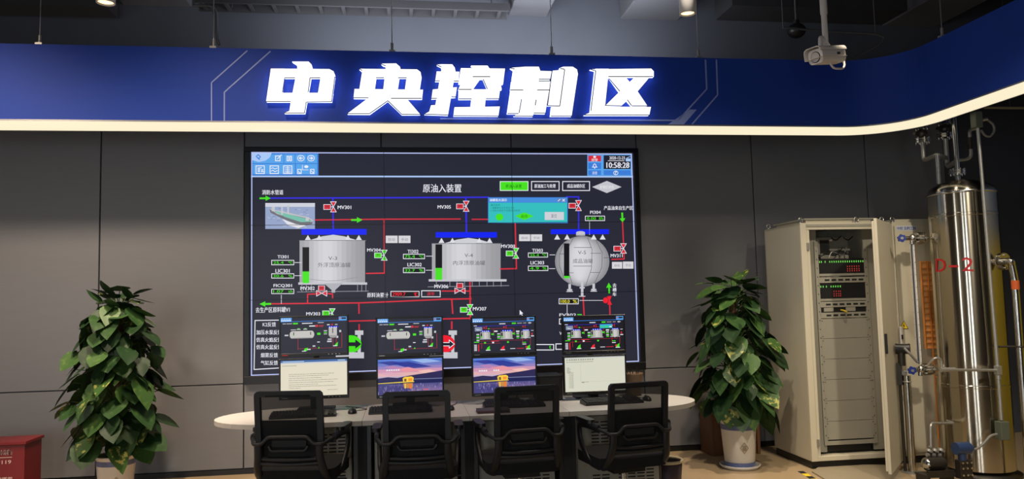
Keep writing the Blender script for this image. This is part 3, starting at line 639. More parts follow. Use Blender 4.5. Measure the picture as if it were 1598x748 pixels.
# ------------------------------------------------------------------ security camera
c = aty(1290, 88, -2.1)
t = thing('security_camera', 'white bullet security camera on a white pole in front of the fascia', 'camera', (c.x, c.y, ZC))
ax = Vector((-.93, -.34, -.15)).normalized(); sd = Vector((ax.y, -ax.x, 0)).normalized()*-1; up = ax.cross(sd)*1
if up.z < 0: up = -up
Mc = Matrix(((sd.x, ax.x, up.x, c.x), (sd.y, ax.y, up.y, c.y), (sd.z, ax.z, up.z, c.z), (0, 0, 0, 1)))
def rrect(wd, h, r, n=5): 
    o = []
    for cx, cz, a0 in ((wd/2-r, h/2-r, 0), (-wd/2+r, h/2-r, 90), (-wd/2+r, -h/2+r, 180), (wd/2-r, -h/2+r, 270)):
        for k in range(n+1): a = math.radians(a0+90*k/n); o.append((cx+r*math.cos(a), cz+r*math.sin(a)))
    return o
o = rrect(.125, .105, .03)
MB().prism([(x, -.13, z) for x, z in o], (0, .25, 0), M_cam, M=Mc).build('camera_body', t)
h = MB(); oo = [(x, z) for x, z in rrect(.15, .12, .035) if z > -.03]
vsx = [(x, y, z+.008) for y in (-.135, .15) for x, z in oo]+[(x*.95, y, z*.95+.006) for y in (-.135, .15) for x, z in oo]; n = len(oo)
h.add(vsx, [(i, i+1, n+i+1, n+i) for i in range(n-1)]+[(2*n+i, 3*n+i, 3*n+i+1, 2*n+i+1) for i in range(n-1)]+[(n+i, n+i+1, 3*n+i+1, 3*n+i) for i in range(n-1)]+[(i, 2*n+i, 2*n+i+1, i+1) for i in range(n-1)], M_cam, False, Mc)
h.bx(.072, .0735, -.06, -.025, -.006, .012, M_ink, Mc)
h.build('sun_shield', t)
l = MB(); l.cyl((0, .12, -.004), (0, .1235, -.004), .041, M_ink, seg=28, M=Mc); l.cyl((0, .12, -.004), (0, .126, -.004), .036, M_glassdk, seg=28, M=Mc); l.build('lens_window', t)
pl = MB(); pt = Vector((c.x+.0, c.y+.03, 0)); top = aty(1285, 0, c.y+.03); pt.x = aty(1288, 62, c.y+.03).x
pl.cyl((pt.x, pt.y, c.z+.09), (pt.x, pt.y, ZC), .021, M_cam); pl.cyl((pt.x, pt.y, c.z+.33), (pt.x, pt.y, ZC), .026, M_cam); pl.cyl((pt.x, pt.y, ZC-.02), (pt.x, pt.y, ZC-.001), .06, M_cam)
pl.ell((pt.x, pt.y, c.z+.085), (.032, .032, .03), M_cam); pl.build('pole', t)
br = MB(); br.tube(bend([(pt.x, pt.y, c.z+.1), (pt.x-.05, pt.y-.02, c.z+.16), (pt.x-.06, pt.y-.03, c.z+.075), (c.x-.02, c.y, c.z+.05)], .05), .016, M_cam); br.box((c.x+.05, c.y+.05, c.z+.075), (.07, .05, .03), M_cam, .5); br.build('bracket', t)
cb = MB(); cb.tube(bend([(c.x+.07, c.y+.08, c.z+.03), (c.x+.16, c.y+.05, c.z+.02), (c.x+.155, c.y+.02, c.z-.085), (c.x+.05, c.y, c.z-.09), (c.x+.02, c.y, c.z-.045)], .06, 6), .008, M_cam); cb.build('cable', t)

# ------------------------------------------------------------------ control desk
DY0, DY1, DX0, DX1, DZ = -2.165, -1.385, -1.70, 1.66, .75
cyd = (DY0+DY1)/2; hb = (DY1-DY0)/2
dk = thing('control_desk', 'long white control desk with rounded ends in front of the video wall', 'desk', (0, cyd, 0))
def end_curve(x_tip, x_in, sgn): return [(x_in+sgn*(abs(x_tip-x_in))*math.cos(math.radians(a)), cyd+hb*math.sin(math.radians(a))) for a in range(-90, 91, 9)]
secs = [end_curve(DX0, -1.15, -1)[::-1]+[(-.705, DY0), (-.705, DY1)], [(-.703, DY1), (-.703, DY0), (-.011, DY0), (-.011, DY1)], [(-.009, DY1), (-.009, DY0), (.655, DY0), (.655, DY1)], [(.657, DY1), (.657, DY0)]+end_curve(DX1, 1.15, 1)]
for s_ in secs:
    MB().prism([(x, y, DZ) for x, y in s_], (0, 0, -.03), M_desk, M_deskedge).build('tabletop', dk, bevel=.003)
for x in (-.708, -.01, .655):
    q = MB(); q.bx(x-.058, x+.058, -2.08, -1.45, 0, .719, M_black); q.bx(x-.03, x+.03, -2.084, -2.078, .02, .70, M_blackm); q.build('desk_post', dk, bevel=.012)
q = MB()
for a_, b_ in ((-1.3, -.768), (-.648, -.07), (.05, .595), (.715, 1.3)): q.bx(a_, b_, -1.47, -1.45, .3, .719, M_black)
q.build('modesty_panel', dk)
for x in (-1.345, 1.365):
    q = MB(); q.cyl((x, -1.8, .0), (x, -1.8, .719), .03, M_black); q.cyl((x, -1.8, 0), (x, -1.8, .012), .038, M_black, seg=28); q.build('desk_leg', dk)
lab = ['grey perforated computer cabinet under the desk at its left end', 'grey perforated computer cabinet under the desk, second from the left', 'grey perforated computer cabinet under the desk, third from the left', 'grey perforated computer cabinet under the desk beside the waste bin']
for (x0, x1), lb_ in zip(((-1.30, -.78), (-.635, -.085), (.06, .58), (.73, 1.318)), lab):
    t = thing('computer_cabinet', lb_, 'cabinet', ((x0+x1)/2, -1.75, 0), 'computer cabinets under the desk')
    q = MB(); q.bx(x0, x1, -1.99, -1.49, .025, .70, M_steel_g); q.bx(x0+.01, x1-.01, -1.97, -1.51, 0, .025, M_black); q.build('body', t, bevel=.003)
    d = MB(); d.bx(x0+.006, x1-.006, -2.006, -1.992, .04, .69, M_steel_g)
    nx = 4; wslot = (x1-x0)*.36/nx
    for side in (0, 1):
        for k in range(26):
            z = .08+k*.0225
            if side == 0 and .30 < z < .36: continue
            for i in range(nx if side else 2):
                xx = (x1-.03-(i+1)*wslot*1.25) if side else (x0+.11+i*wslot*1.25)
                d.bx(xx, xx+wslot, -2.0075, -2.0055, z, z+.009, M_slot)
    d.build('perforated_door', t)
    k = MB(); k.cyl((x0+.055, -2.0065, .40), (x0+.055, -1.92, .40), .016, M_chrome); k.cyl((x0+.055, -1.92, .40), (x0+.055, -1.924, .40), .007, M_ink, seg=8); k.cyl((x0+.055, -2.0065, .355), (x0+.055, -2.016, .355), .008, M_chrome); k.build('lock', t)

# ------------------------------------------------------------------ monitors
def mini(mb, u0, kind, fn):
    """small pictures shown on the operator screens, drawn in 0..1 coordinates"""
    def r(x0, y0, x1, y1, m, k=1): mb.quad([fn(x0, y0, k), fn(x1, y0, k), fn(x1, y1, k), fn(x0, y1, k)], m)
    def pg(pts, m, k=2): mb.quad([fn(x, y, k) for x, y in pts], m)
    def hl(x0, x1, y, m, wd=.006, k=2): r(x0, y-wd, x1, y+wd, m, k)
    def vl(x, y0, y1, m, wd=.0022, k=2): r(x-wd, y0, x+wd, y1, m, k)
    rr = random.Random(u0)
    if kind in ('tank', 'vessel'):
        r(0, .885, 1, .90, SKY2); r(0, .885, .165, 1, SKY); r(.88, .885, 1, 1, SKY); r(.89, .94, .91, .98, RED, 2); r(.92, .93, .99, .98, DRK, 2)
        for k in range(5): r(.01+k*.03, .905, .03+k*.03, .94, WHT, 2)
        for k in range(4): r(.012+k*.036, .955, .035+k*.036, .985, PAL, 2)
    if kind == 'vessel':
        for x0, x1 in ((.03, .08), (.09, .17)): hl(x0, x1, .835, GRY, .009)
        r(.185, .815, .26, .855, GRN); hl(.32, .48, .835, WHT, .011); hl(.56, .65, .845, GRY, .009)
        hl(.43, .52, .755, WHT, .014); r(.525, .725, .56, .785, RED); hl(.57, .65, .765, RED, .006); hl(.57, .64, .735, RED, .006)
        cap = [(.175+.04*math.cos(math.radians(a)), .52+.105*math.sin(math.radians(a))) for a in range(90, 271, 15)]+[(.465+.04*math.cos(math.radians(a)), .52+.105*math.sin(math.radians(a))) for a in range(-90, 91, 15)]
        pg(cap, px(196, 194, 190)); hl(.17, .47, .425, px(150, 148, 146), .012, 3)
        r(.19, .51, .202, .59, BLK, 3); r(.445, .51, .457, .59, BLK, 3); r(.19, .49, .202, .51, GRN, 3)
        for x in (.27, .37): hl(x-.03, x+.03, .67, GRY, .011); r(x-.015, .68, x+.015, .70, GRN)
        hl(.15, .23, .66, WHT, .007); hl(.06, .115, .51, GRY, .02); hl(.55, .60, .53, GRN, .03); hl(.65, .70, .56, GRN, .012); hl(.65, .70, .61, GRY, .014); hl(.65, .7, .52, GRY, .01)
        r(.715, .70, .87, .735, BLU, 3); r(.725, .48, .85, .70, px(190, 188, 186)); pg([(.725, .48), (.75, .41), (.825, .41), (.85, .48)], px(160, 158, 156)); r(.78, .54, .792, .68, BLK, 3)
        for x in (.73, .76, .80, .83): pg([(x, .70), (x+.02, .70), (x+.01, .735)], WHT, 4)
        hl(.7, .74, .78, WHT, .012); hl(.82, .86, .78, GRY, .012); r(.765, .765, .79, .80, RED); r(.885, .56, .915, .62, GRY)
        vl(.26, .10, .41, RED); hl(.26, .92, .125, RED, .003); vl(.925, .125, .55, RED); vl(.79, .18, .41, RED); hl(.79, .86, .18, RED, .0026); vl(.84, .18, .4, RED)
        hl(.71, .77, .37, WHT, .012); hl(.70, .77, .31, GRY, .022); hl(.55, .59, .30, WHT, .010); hl(.48, .52, .19, GRY, .02); pg([(.56, .12), (.59, .12), (.575, .17)], GRN)
        pg([(.80, .17), (.86, .17), (.865, .29), (.83, .23)], GRN, 3); hl(.79, .85, .18, WHT, .01, 4); r(.84, .40, .87, .46, GRY)
        pg([(.36, .13), (.41, .15), (.40, .06), (.345, .06)], GRN, 3); hl(.32, .38, .055, WHT, .009, 4); hl(.40, .45, .10, WHT, .012, 4)
    if kind == 'tank':
        hl(.43, .53, .83, WHT, .011); r(.635, .815, .70, .855, GRN); hl(.72, .80, .835, GRY, .008); hl(.82, .87, .835, GRY, .008); pg([(.89, .835), (.925, .86), (.96, .835), (.925, .81)], GRY)
        hl(.02, .07, .79, WHT, .008); r(.035, .63, .155, .75, px(130, 140, 170)); pg([(.05, .70), (.11, .68), (.145, .66), (.07, .655)], px(200, 205, 210), 3); hl(.03, .14, .78, DBL, .004)
        hl(.10, .92, .775, DBL, .004)
        for x in (.21, .53, .84): r(x-.035, .715, x-.012, .75, RED, 3); pg([(x, .70), (x+.02, .70), (x+.01, .735), (x+.02, .77), (x, .77), (x+.01, .735)], RED, 3)
        hl(.155, .66, .695, RED, .0026); vl(.335, .52, .695, RED); vl(.665, .50, .69, RED); pg([(.25, .675), (.28, .695), (.25, .715)], GRN, 3)
        for x0, x1, yb, w_ in ((.12, .28, .41, 1), (.45, .64, .40, 1), (.78, .92, .41, 0)):
            r(x0+.02, .61, x1, .645, BLU, 3)
            for q_ in range(4): xx = x0+.03+q_*(x1-x0-.04)/4; pg([(xx, .61), (xx+.022, .61), (xx+.011, .645)], WHT, 4)
            for i in range(5):
                g = (150, 180, 205, 192, 165)[i]; r(x0+(x1-x0)*i/5, yb-.02*(0 if w_ else (1.5-abs(i-2))), x0+(x1-x0)*(i+1)/5, .60, px(g, g-2, g-6), 2)
            r(x0+.01, yb+.03, x0+.03, .57, BLK, 4); r(x0+.01, yb+.03, x0+.03, yb+.07, GRN, 5); hl(x0-.01, x1+.015, yb-.01, GRY, .008, 4)
        for x, y in ((.345, .62), (.70, .60)): r(x, y-.02, x+.055, y+.015, WHT, 3)
        for x, y in ((.30, .535), (.64, .535)): r(x, y-.02, x+.03, y+.02, GRN, 3); pg([(x+.03, y-.03), (x+.045, y-.03), (x+.038, y), (x+.045, y+.03), (x+.03, y+.03), (x+.037, y)], GRN, 3)
        for x in (.06, .395, .705):
            for k in range(5 if x < .1 else 4): hl(x, x+.045, .54-k*.045, (WHT, GRN)[k % 2], .011)
        hl(.02, .10, .315, GRN, .012); hl(.09, .90, .345, RED, .0026); hl(.10, .45, .27, RED, .0026); vl(.14, .12, .30, RED); hl(.29, .42, .335, RED, .011)
        r(.01, .05, .075, .25, DRK)
        for k in range(6): hl(.02, .065, .075+k*.032, WHT, .008, 3)
        r(.085, .05, .10, .25, BRED, 3)
        for x, m in ((.24, GRN), (.475, BRED), (.89, GRN)): pg([(x-.03, .075), (x+.03, .075), (x+.03, .20), (x-.01, .15)], m, 3); hl(x-.035, x+.04, .075, WHT, .01, 4)
        for x in (.18, .55, .31): r(x, .27, x+.03, .315, GRN if x != .31 else WHT, 3)
        vl(.80, .22, .40, RED); vl(.93, .18, .40, RED); r(.945, .60, .985, .62, GRY); r(.95, .48, .97, .54, RED); hl(.94, .99, .45, WHT, .012); hl(.80, .86, .27, GRN, .01); hl(.80, .86, .22, WHT, .01); r(.85, .11, .88, .16, RED, 3)
        hl(.6, .68, .10, WHT, .008); hl(.70, .82, .10, RED, .008)
        for k in range(10): hl(.02+rr.random()*.9, .06+rr.random()*.05, .3, GRY, .0, 1)
    if kind == 'popup':
        mini(mb, u0, 'tank', fn); r(.60, .655, .81, .775, CYA, 6); r(.60, .755, .81, .78, SKY2, 7); pg([(.68, .695), (.71, .715), (.74, .695), (.71, .675)], GRN, 7); r(.76, .68, .80, .71, WHT, 7); r(.625, .68, .645, .71, GRN, 7)
    if kind in ('sunset', 'sunset_b'):
        bands = [(1.0, .95, (92, 128, 214)), (.95, .88, (70, 104, 190)), (.88, .80, (112, 122, 196)), (.80, .72, (150, 130, 190)), (.72, .62, (208, 150, 178)), (.62, .52, (226, 176, 176)), (.52, .44, (196, 176, 200))]
        for y1, y0, cc in bands: r(0, y0, 1, y1, px(*cc))
        for (x0, y0, x1, y1, cc) in ((.0, .93, .45, .86, (52, 62, 150)), (.2, .90, .75, .80, (46, 58, 150)), (.35, .84, .85, .76, (58, 66, 150)), (.5, .97, 1, .90, (150, 180, 230)), (.25, .74, .7, .66, (232, 150, 160)), (.6, .66, 1, .58, (240, 190, 180)), (.0, .62, .4, .56, (220, 168, 186)), (.1, .80, .4, .73, (180, 130, 180))):
            pg([(x0, y0), (x0+(x1-x0)*.5, y0+.02), (x1, y1), (x0+(x1-x0)*.4, y1-.03)], px(*cc), 2)
        pg([(0, .36), (0, .47), (.15, .50), (.3, .47), (.5, .53), (.75, .58), (1, .64), (1, .36)], px(44, 40, 84), 3)
        r(0, .30, 1, .38, px(28, 34, 84), 4)
        for k in range(6): r(0, k*.055, 1, k*.055+.056, px(150-14*k, 118-8*k, 164-6*k), 3)
        pg([(0, 0), (0, .30), (.55, .2), (.4, 0)], px(70, 66, 124), 3.5)
        for k in range(120):
            x = rr.random(); y = rr.random()*.25; m = px(*rr.choice([(128, 118, 168), (150, 126, 160), (60, 60, 116), (96, 90, 150), (160, 166, 208)])); vl(x, y, y+.03+.06*rr.random(), m, .003, 4)
        pg([(0, .315), (.0, .335), (.38, .36), (.56, .36), (.56, .335)], px(224, 196, 80), 5)
        hl(.56, 1, .42, px(150, 170, 214), .005, 5)
        pg([(.39, .35), (.38, .45), (.41, .49), (.52, .50), (.555, .46), (.545, .35)], px(250, 206, 70), 6); r(.405, .36, .44, .44, px(120, 90, 50), 7); pg([(.47, .37), (.47, .45), (.53, .45), (.53, .37)], px(244, 150, 50), 7)
        pg([(.40, .18), (.39, .31), (.54, .31), (.53, .16)], px(200, 140, 70), 5); vl(.42, .16, .3, px(250, 220, 120), .006, 6); vl(.50, .15, .3, px(250, 110, 60), .01, 6)
        for k in range(6 if kind == 'sunset' else 7): x = .13+k*.036 if kind == 'sunset' else (.09+k*.035+(.09 if k > 3 else 0)); hl(x, x+.024, .695 if kind == 'sunset' else .64, WHT, .02, 5)
        if kind == 'sunset': hl(.70, .78, .12, px(230, 90, 100), .012, 6)
    if kind == 'document':
        r(0, 0, 1, .93, px(226, 218, 196)); r(0, .93, 1, 1, px(70, 110, 170)); r(.0, .90, 1, .94, px(206, 208, 212), 2); hl(.03, .35, .965, px(170, 200, 230), .012, 3); hl(.86, .97, .97, px(200, 220, 240), .01, 3); hl(.02, .24, .85, px(150, 146, 136), .007)
        for x0, x1, y in ((.12, .80, .61), (.12, .72, .56), (.12, .62, .50), (.12, .86, .44), (.12, .80, .38), (.12, .56, .32), (.12, .84, .27), (.12, .30, .22), (.70, .86, .15), (.12, .44, .15)):
            x = x0
            while x < x1: ww = .012+.04*rr.random(); hl(x, min(x+ww, x1), y, px(120, 116, 108), .005, 2); x += ww+.006
    if kind == 'table':
        r(0, 0, 1, 1, px(214, 214, 196)); hl(.0, 1, .985, px(190, 194, 196), .012, 2)
        for k in range(12): hl(.03+k*.038, .05+k*.038+.012*rr.random(), .93, px(150, 150, 140), .018, 2)
        for k in range(18): hl(.03+k*.025, .042+k*.025, .865, px(120, 120, 112), .012, 2)
        for k in range(8): hl(.03, .07+.04*rr.random(), .70-k*.022, px(150, 150, 142), .005, 2)
        for k in range(12): hl(.06, .14, .56-k*.04, px(168, 168, 156), .008, 2)
        vl(.12, .08, .55, px(176, 176, 164), .002, 2); hl(.26, .92, .28, px(190, 190, 176), .003, 2); vl(.26, .28, .8, px(190, 190, 176), .002, 2); hl(.27, .32, .265, px(120, 120, 112), .01, 2); hl(.33, .39, .275, px(150, 150, 142), .006, 2)
def monitor(cx, cz, y, kind, upper, label, seed, tilt=0, yaw=0):
    t = thing('monitor', label, 'monitor', (cx, y, DZ), 'operator monitors on the desk')
    Mt = Matrix.Translation((cx, y, cz)) @ Matrix.Rotation(math.radians(yaw), 4, 'Z') @ Matrix.Rotation(math.radians(tilt), 4, 'X')
    w_, h_ = .456, .25
    q = MB(); q.bx(-w_/2-.012, w_/2+.012, .0, .03, -h_/2-.024, h_/2+.012, M_black, Mt); q.bx(-.12, .12, .03, .05, -.08, .08, M_black, Mt)
    for x0, x1, z0, z1 in ((-w_/2-.012, w_/2+.012, h_/2, h_/2+.012), (-w_/2-.012, w_/2+.012, -h_/2-.024, -h_/2), (-w_/2-.012, -w_/2, -h_/2, h_/2), (w_/2, w_/2+.012, -h_/2, h_/2)): q.bx(x0, x1, -.008, .0, z0, z1, M_black, Mt)
    hs = q.build('housing', t, bevel=.002, seg=1)
    bt = MB(); bt.bx(-w_/2+.01, -w_/2+.05, -.0095, -.008, -h_/2-.014, -h_/2-.010, px(200, 40, 40) if seed == 1 else M_alu, Mt)
    for k in range(4): bt.bx(w_/2-.13+k*.025, w_/2-.122+k*.025, -.0095, -.008, -h_/2-.013, -h_/2-.009, M_alu, Mt)
    bt.build('buttons', hs)
    s = MB(); s.bx(-w_/2, w_/2, -.003, -.0002, -h_/2, h_/2, M_scr if kind in ('tank', 'vessel') else px(24, 24, 34) if kind == 'popup' else M_scr, Mt); so = s.build('screen', t)
    g = MB(); mini(g, seed, kind, lambda u, v, k: Mt @ Vector((-w_/2+w_*u, -.003-.00035*k, -h_/2+h_*v))); g.build('screen_picture', so)
    st = MB()
    if upper:
        st.bx(cx-.02, cx+.02, y+.14, y+.165, DZ+.01, cz+.05, M_black); st.bx(cx-.02, cx+.02, y+.045, y+.15, cz-.02, cz+.02, M_black); st.bx(cx-.13, cx+.13, y+.09, y+.22, DZ+.0005, DZ+.012, M_black)
    else:
        st.bx(cx-.03, cx+.03, y+.035, y+.06, DZ+.008, cz, M_black); st.bx(cx-.1, cx+.1, y-.1, y+.075, DZ+.0005, DZ+.01, M_black)
    st.build('stand', t, bevel=.003)
YM = -1.65
for i, (cx, uz, lz, uk, lk) in enumerate(((-1.063, 1.287, .988, 'vessel', 'document'), (-.391, 1.262, .972, 'vessel', 'sunset'), (.291, 1.246, .958, 'tank', 'sunset_b'), (.967, 1.236, .940, 'popup', 'table'))):
    L1 = ['upper black monitor with a grey vessel diagram, above the white document screen', 'upper black monitor with a grey vessel diagram, above a sunset screen', 'upper black monitor with a three-tank diagram, above a sunset screen', 'upper black monitor with a turquoise pop-up over its tank diagram'][i]
    L2 = ['lower black monitor showing a white text document', 'lower black monitor with a sunset lake picture, second from the left', 'lower black monitor with a sunset lake picture, third from the left', 'lower black monitor showing a pale, nearly empty table page'][i]
    monitor(cx, uz, YM, uk, True, L1, i+1, 0); monitor(cx, lz, YM, lk, False, L2, i+11, 0)

# ------------------------------------------------------------------ on the desk
def keyboard(cx, cy, rz, label):
    t = thing('keyboard', label, 'keyboard', (cx, cy, DZ), 'black keyboards on the desk'); t.rotation_euler.z = math.radians(rz)
    q = MB(); o = [(-.075, 0), (.075, 0), (.075, .03), (-.075, .016)]
    q.prism([(-.215, y, z+.001) for y, z in o], (.43, 0, 0), M_black); q.build('case', t, local=True, bevel=.003)
    k = MB()
    for r_ in range(6):
        y = -.06+r_*.024; z = .017+.014*(y+.075)/.15; n_ = 20
        for c_ in range(n_):
            if c_ in (14, 17) : continue
            k.bx(-.205+c_*.0205, -.205+c_*.0205+.017, y-.009, y+.009, z, z+.008, M_key)
    k.build('keys', t, local=True)
keyboard(-1.11, -1.86, 3, 'black keyboard in front of the white document screen')
keyboard(-.46, -1.84, 0, 'black keyboard behind the second chair from the left')

keyboard(.33, -1.84+.02, 0, 'black keyboard between the notebook and the third monitor pair')
keyboard(1.03, -1.86, 4, 'black keyboard in front of the pale table screen')
def mouse(x, y, rz, label, path_):
    t = thing('mouse', label, 'mouse', (x, y, DZ), 'computer mice on the desk')
    q = MB(); q.ell((x, y, DZ+.004), (.031, .055, .030), M_black, 20, 12)
    q.v = [Vector((p.x, p.y, max(p.z, DZ+.001))) for p in q.v]; q.build('shell', t)
    wh = MB(); wh.cyl((x-.004, y+.028, DZ+.029), (x+.004, y+.028, DZ+.029), .008, M_key, seg=12); wh.build('scroll_wheel', t)
    cbl = MB(); cbl.tube(bend([(x, y+.05, DZ+.008)]+[(a_, b_, DZ+.004) for a_, b_ in path_], .06), .0025, M_black, 6); cbl.build('cable', t)
mouse(-.79, -1.80, 0, 'black mouse with a curled cable right of the document screen keyboard', [(-.75, -1.70), (-.69, -1.66), (-.74, -1.58), (-.86, -1.46)])
mouse(-.12, -1.84, 0, 'black mouse beside the second chair, left of the notebook', [(-.12, -1.7), (-.06, -1.58), (-.05, -1.46)])
mouse(1.31, -1.80, 0, 'black mouse at the right end of the desk', [(1.32, -1.68), (1.25, -1.58), (1.2, -1.47)])
t = thing('notebook', 'dark closed notebook with red page edge lying on the desk', 'notebook', (.16, -1.92, DZ))
q = MB(); q.bx(.05, .27, -2.09, -1.945, DZ+.001, DZ+.004, M_blackm); q.bx(.05, .27, -2.09, -1.945, DZ+.016, DZ+.019, mat('notebook_cover', (58, 56, 62), .6)); q.build('cover', t, bevel=.001)
q = MB(); q.bx(.051, .265, -2.085, -1.95, DZ+.004, DZ+.016, mat('red_page_edge', (104, 70, 74), .7)); q.build('pages', t)
t = thing('computer_case', 'small black computer case on the desk between the two right monitor pairs', 'computer', (.63, -1.55, DZ))
q = MB(); q.bx(.535, .725, -1.62, -1.42, DZ+.006, .94, M_black); q.build('case', t, bevel=.006)
q = MB(); q.bx(.55, .71, -1.626, -1.619, DZ+.03, .92, M_blackm); q.build('front_panel', t)
q = MB()
for x in (.56, .70):
    for y in (-1.6, -1.45): q.cyl((x, y, DZ+.0005), (x, y, DZ+.008), .012, M_blackm)
q.build('feet', t)
t = thing('pen_pot', 'brown mesh pen pot behind the rightmost chair', 'pot', (1.30, -1.5, DZ))
q = MB(); q.lathe([(.0, DZ+.001), (.06, DZ+.001), (.075, DZ+.16), (.078, DZ+.17), (.070, DZ+.17), (.055, DZ+.02), (0, DZ+.02)], (1.30, -1.5, 0), M_brownnet, 24); q.build('pot', t)
q = MB()
for k in range(5):
    a = k*1.3; q.cyl((1.30+.02*math.cos(a), -1.5+.02*math.sin(a), DZ+.022), (1.30+.045*math.cos(a), -1.5+.045*math.sin(a), DZ+.19+.006*k), .004, M_ink, seg=8)
q.build('pens', t)

# ------------------------------------------------------------------ office chairs
def yb(z): return -.215-.10*(z-.5)
def make_chair():
    t = thing('office_chair', '', 'chair', (0, 0, 0), 'office chairs at the control desk')
    up_ = []
    f = MB(); HW = .20
    def bar(x0, x1, z0, z1, x0b=None, x1b=None):      # flat frame bar, from its lower to its upper edge
        x0b = x0 if x0b is None else x0b; x1b = x1 if x1b is None else x1b
        f.prism([(x0b, yb(z0)-.014, z0), (x1b, yb(z0)-.014, z0), (x1, yb(z1)-.014, z1), (x0, yb(z1)-.014, z1)], (0, .030, 0), M_chairfr)
    for s in (-1, 1):
        a_, c_ = sorted((s*HW, s*(HW-.034))); bar(a_, c_, .66, .955); 
        f.prism([(s*(HW-.034), yb(.955)-.014, .955), (s*HW, yb(.955)-.014, .955), (s*(HW-.003), yb(.97)-.014, .972), (s*(HW-.018), yb(.985)-.014, .985), (s*(HW-.034), yb(.985)-.014, .985)], (0, .030, 0), M_chairfr)
    bar(-HW+.034, HW-.034, .952, .985); up_.append(f.build('back_frame', t, local=True, bevel=.006))
    m = MB(); nx, nz = 8, 10; vs_ = []
    for j in range(nz+1):
        z = .55+.412*j/nz
        for i in range(nx+1):
            x = -HW*.9+2*HW*.9*i/nx; vs_.append((x, yb(z)+.0+.025*(1-(x/HW)**2)*-1+.035*math.exp(-((z-.68)/.1)**2)*.5, z))
    fs = [(j*(nx+1)+i, j*(nx+1)+i+1, (j+1)*(nx+1)+i+1, (j+1)*(nx+1)+i) for j in range(nz) for i in range(nx)]
    m.add(vs_, fs, M_mesh, True); up_.append(m.build('mesh_back', t, local=True))
    lp = MB(); vs_ = []; nx, nz = 8, 6
    for j in range(nz+1):
        z = .555+.26*j/nz
        for i in range(nx+1):
            x = -HW*.94+2*HW*.94*i/nx; vs_.append((x, yb(z)+.012, z))
    fs = [(j*(nx+1)+i, j*(nx+1)+i+1, (j+1)*(nx+1)+i+1, (j+1)*(nx+1)+i) for j in range(nz) for i in range(nx)]
    lp.add(vs_, fs, M_fabric, True); up_.append(lp.build('lumbar_pad', t, local=True))
    b = MB()
    b.tube(bend([(-.245, yb(.7)+.06, .705), (-.205, yb(.7)-.032, .682), (-.155, yb(.7)-.04, .682), (-.115, yb(.7)-.04, .725), (.115, yb(.7)-.04, .725), (.155, yb(.7)-.04, .682), (.205, yb(.7)-.032, .682), (.245, yb(.7)+.06, .705)], .02, 4), .011, M_chairfr, 8)
    for s in (-1, 1):
        b.tube(bend([(s*.178, yb(.7)-.03, .69), (s*.18, yb(.6)-.028, .60), (s*.196, yb(.55)-.005, .52), (s*.20, -.16, .455), (s*.17, -.08, .44)], .06, 4), .024, M_chairfr, 10, flat=.6)
    for z in (.598, .572): b.tube([(x, yb(z)-.015-.02*(1-(x/.18)**2), z-.006*(1-(x/.18)**2)) for x in (-.18, -.12, -.06, 0, .06, .12, .18)], .013, M_chairfr, 8)
    up_.append(b.build('back_bracket', t, local=True))
    h = MB(); h.tube(bend([(-.115, yb(.69)-.03, .672), (-.10, yb(.66)-.035, .645), (.10, yb(.66)-.035, .645), (.115, yb(.69)-.03, .672)], .03, 4), .009, M_chairfr, 8)
    h.bx(-.10, .10, yb(.68)-.018, yb(.68)-.008, .665, .70, M_blackm); up_.append(h.build('lumbar_adjuster', t, local=True))
    for s in (-1, 1):
        a = MB(); a.tube(bend([(s*.242, yb(.7)+.05, .705), (s*.252, -.04, .715), (s*.252, .10, .705), (s*.246, .11, .60), (s*.236, .0, .475), (s*.205, -.09, .455)], .06, 5), .014, M_chairfr, 10, flat=1.9)
        ao = a.build('armrest', t, local=True); up_.append(ao)
        pd = MB(); pd.prism([(s*.252+x, y-.0, .727) for x, y in rrect(.055, .22, .027)], (0, 0, .024), M_black); pd.build('arm_pad', ao, local=True, bevel=.006)
    s_ = MB(); s_.prism([(x, y+.02, .455) for x, y in rrect(.47, .46, .09)], (0, 0, .065), M_fabric); up_.append(s_.build('seat', t, local=True, bevel=.02, seg=3))
    u = MB(); u.bx(-.11, .11, -.1, .12, .405, .452, M_black); u.tube([(.1, .02, .42), (.26, .02, .42)], .006, M_black, 6); up_.append(u.build('tilt_mechanism', t, local=True))
    g = MB(); g.cyl((0, 0, .10), (0, 0, .27), .026, M_black); g.cyl((0, 0, .26), (0, 0, .445), .014, M_chrome); g.build('gas_column', t, local=True)
    bs = MB()
    bs.cyl((0, 0, .075), (0, 0, .125), .045, M_black)
    for k in range(5):
        a_ = math.radians(90+72*k); bs.tube([(.03*math.cos(a_), .03*math.sin(a_), .10), (.27*math.cos(a_), .27*math.sin(a_), .078)], .02, M_black, 8, rs=[.026, .016])
    bo = bs.build('star_base', t, local=True)
    for k in range(5):
        a_ = math.radians(90+72*k); cx, cy = .265*math.cos(a_), .265*math.sin(a_); c_ = MB(); tx, ty = -math.sin(a_), math.cos(a_)
        for s in (-1, 1): c_.cyl((cx+tx*s*.008, cy+ty*s*.008, .0275), (cx+tx*s*.026, cy+ty*s*.026, .0275), .027, M_blackm, seg=18)
        c_.cyl((cx, cy, .045), (cx, cy, .08), .008, M_chrome, seg=8); c_.build('caster', bo, local=True)
    return t, up_
proto, ups = make_chair()
CH = [(-1.045, -2.365, -11, .025, 'black mesh office chair in front of the white document screen'), (-.35, -2.36, -2, -.005, 'black mesh office chair between the mice, second from the left'),
      (.28, -2.36, 5, .0, 'black mesh office chair at the notebook, third from the left'), (.955, -2.36, 10, -.005, 'black mesh office chair at the right end of the desk, beside the waste bin')]
RAISED = {o.name for o in ups}
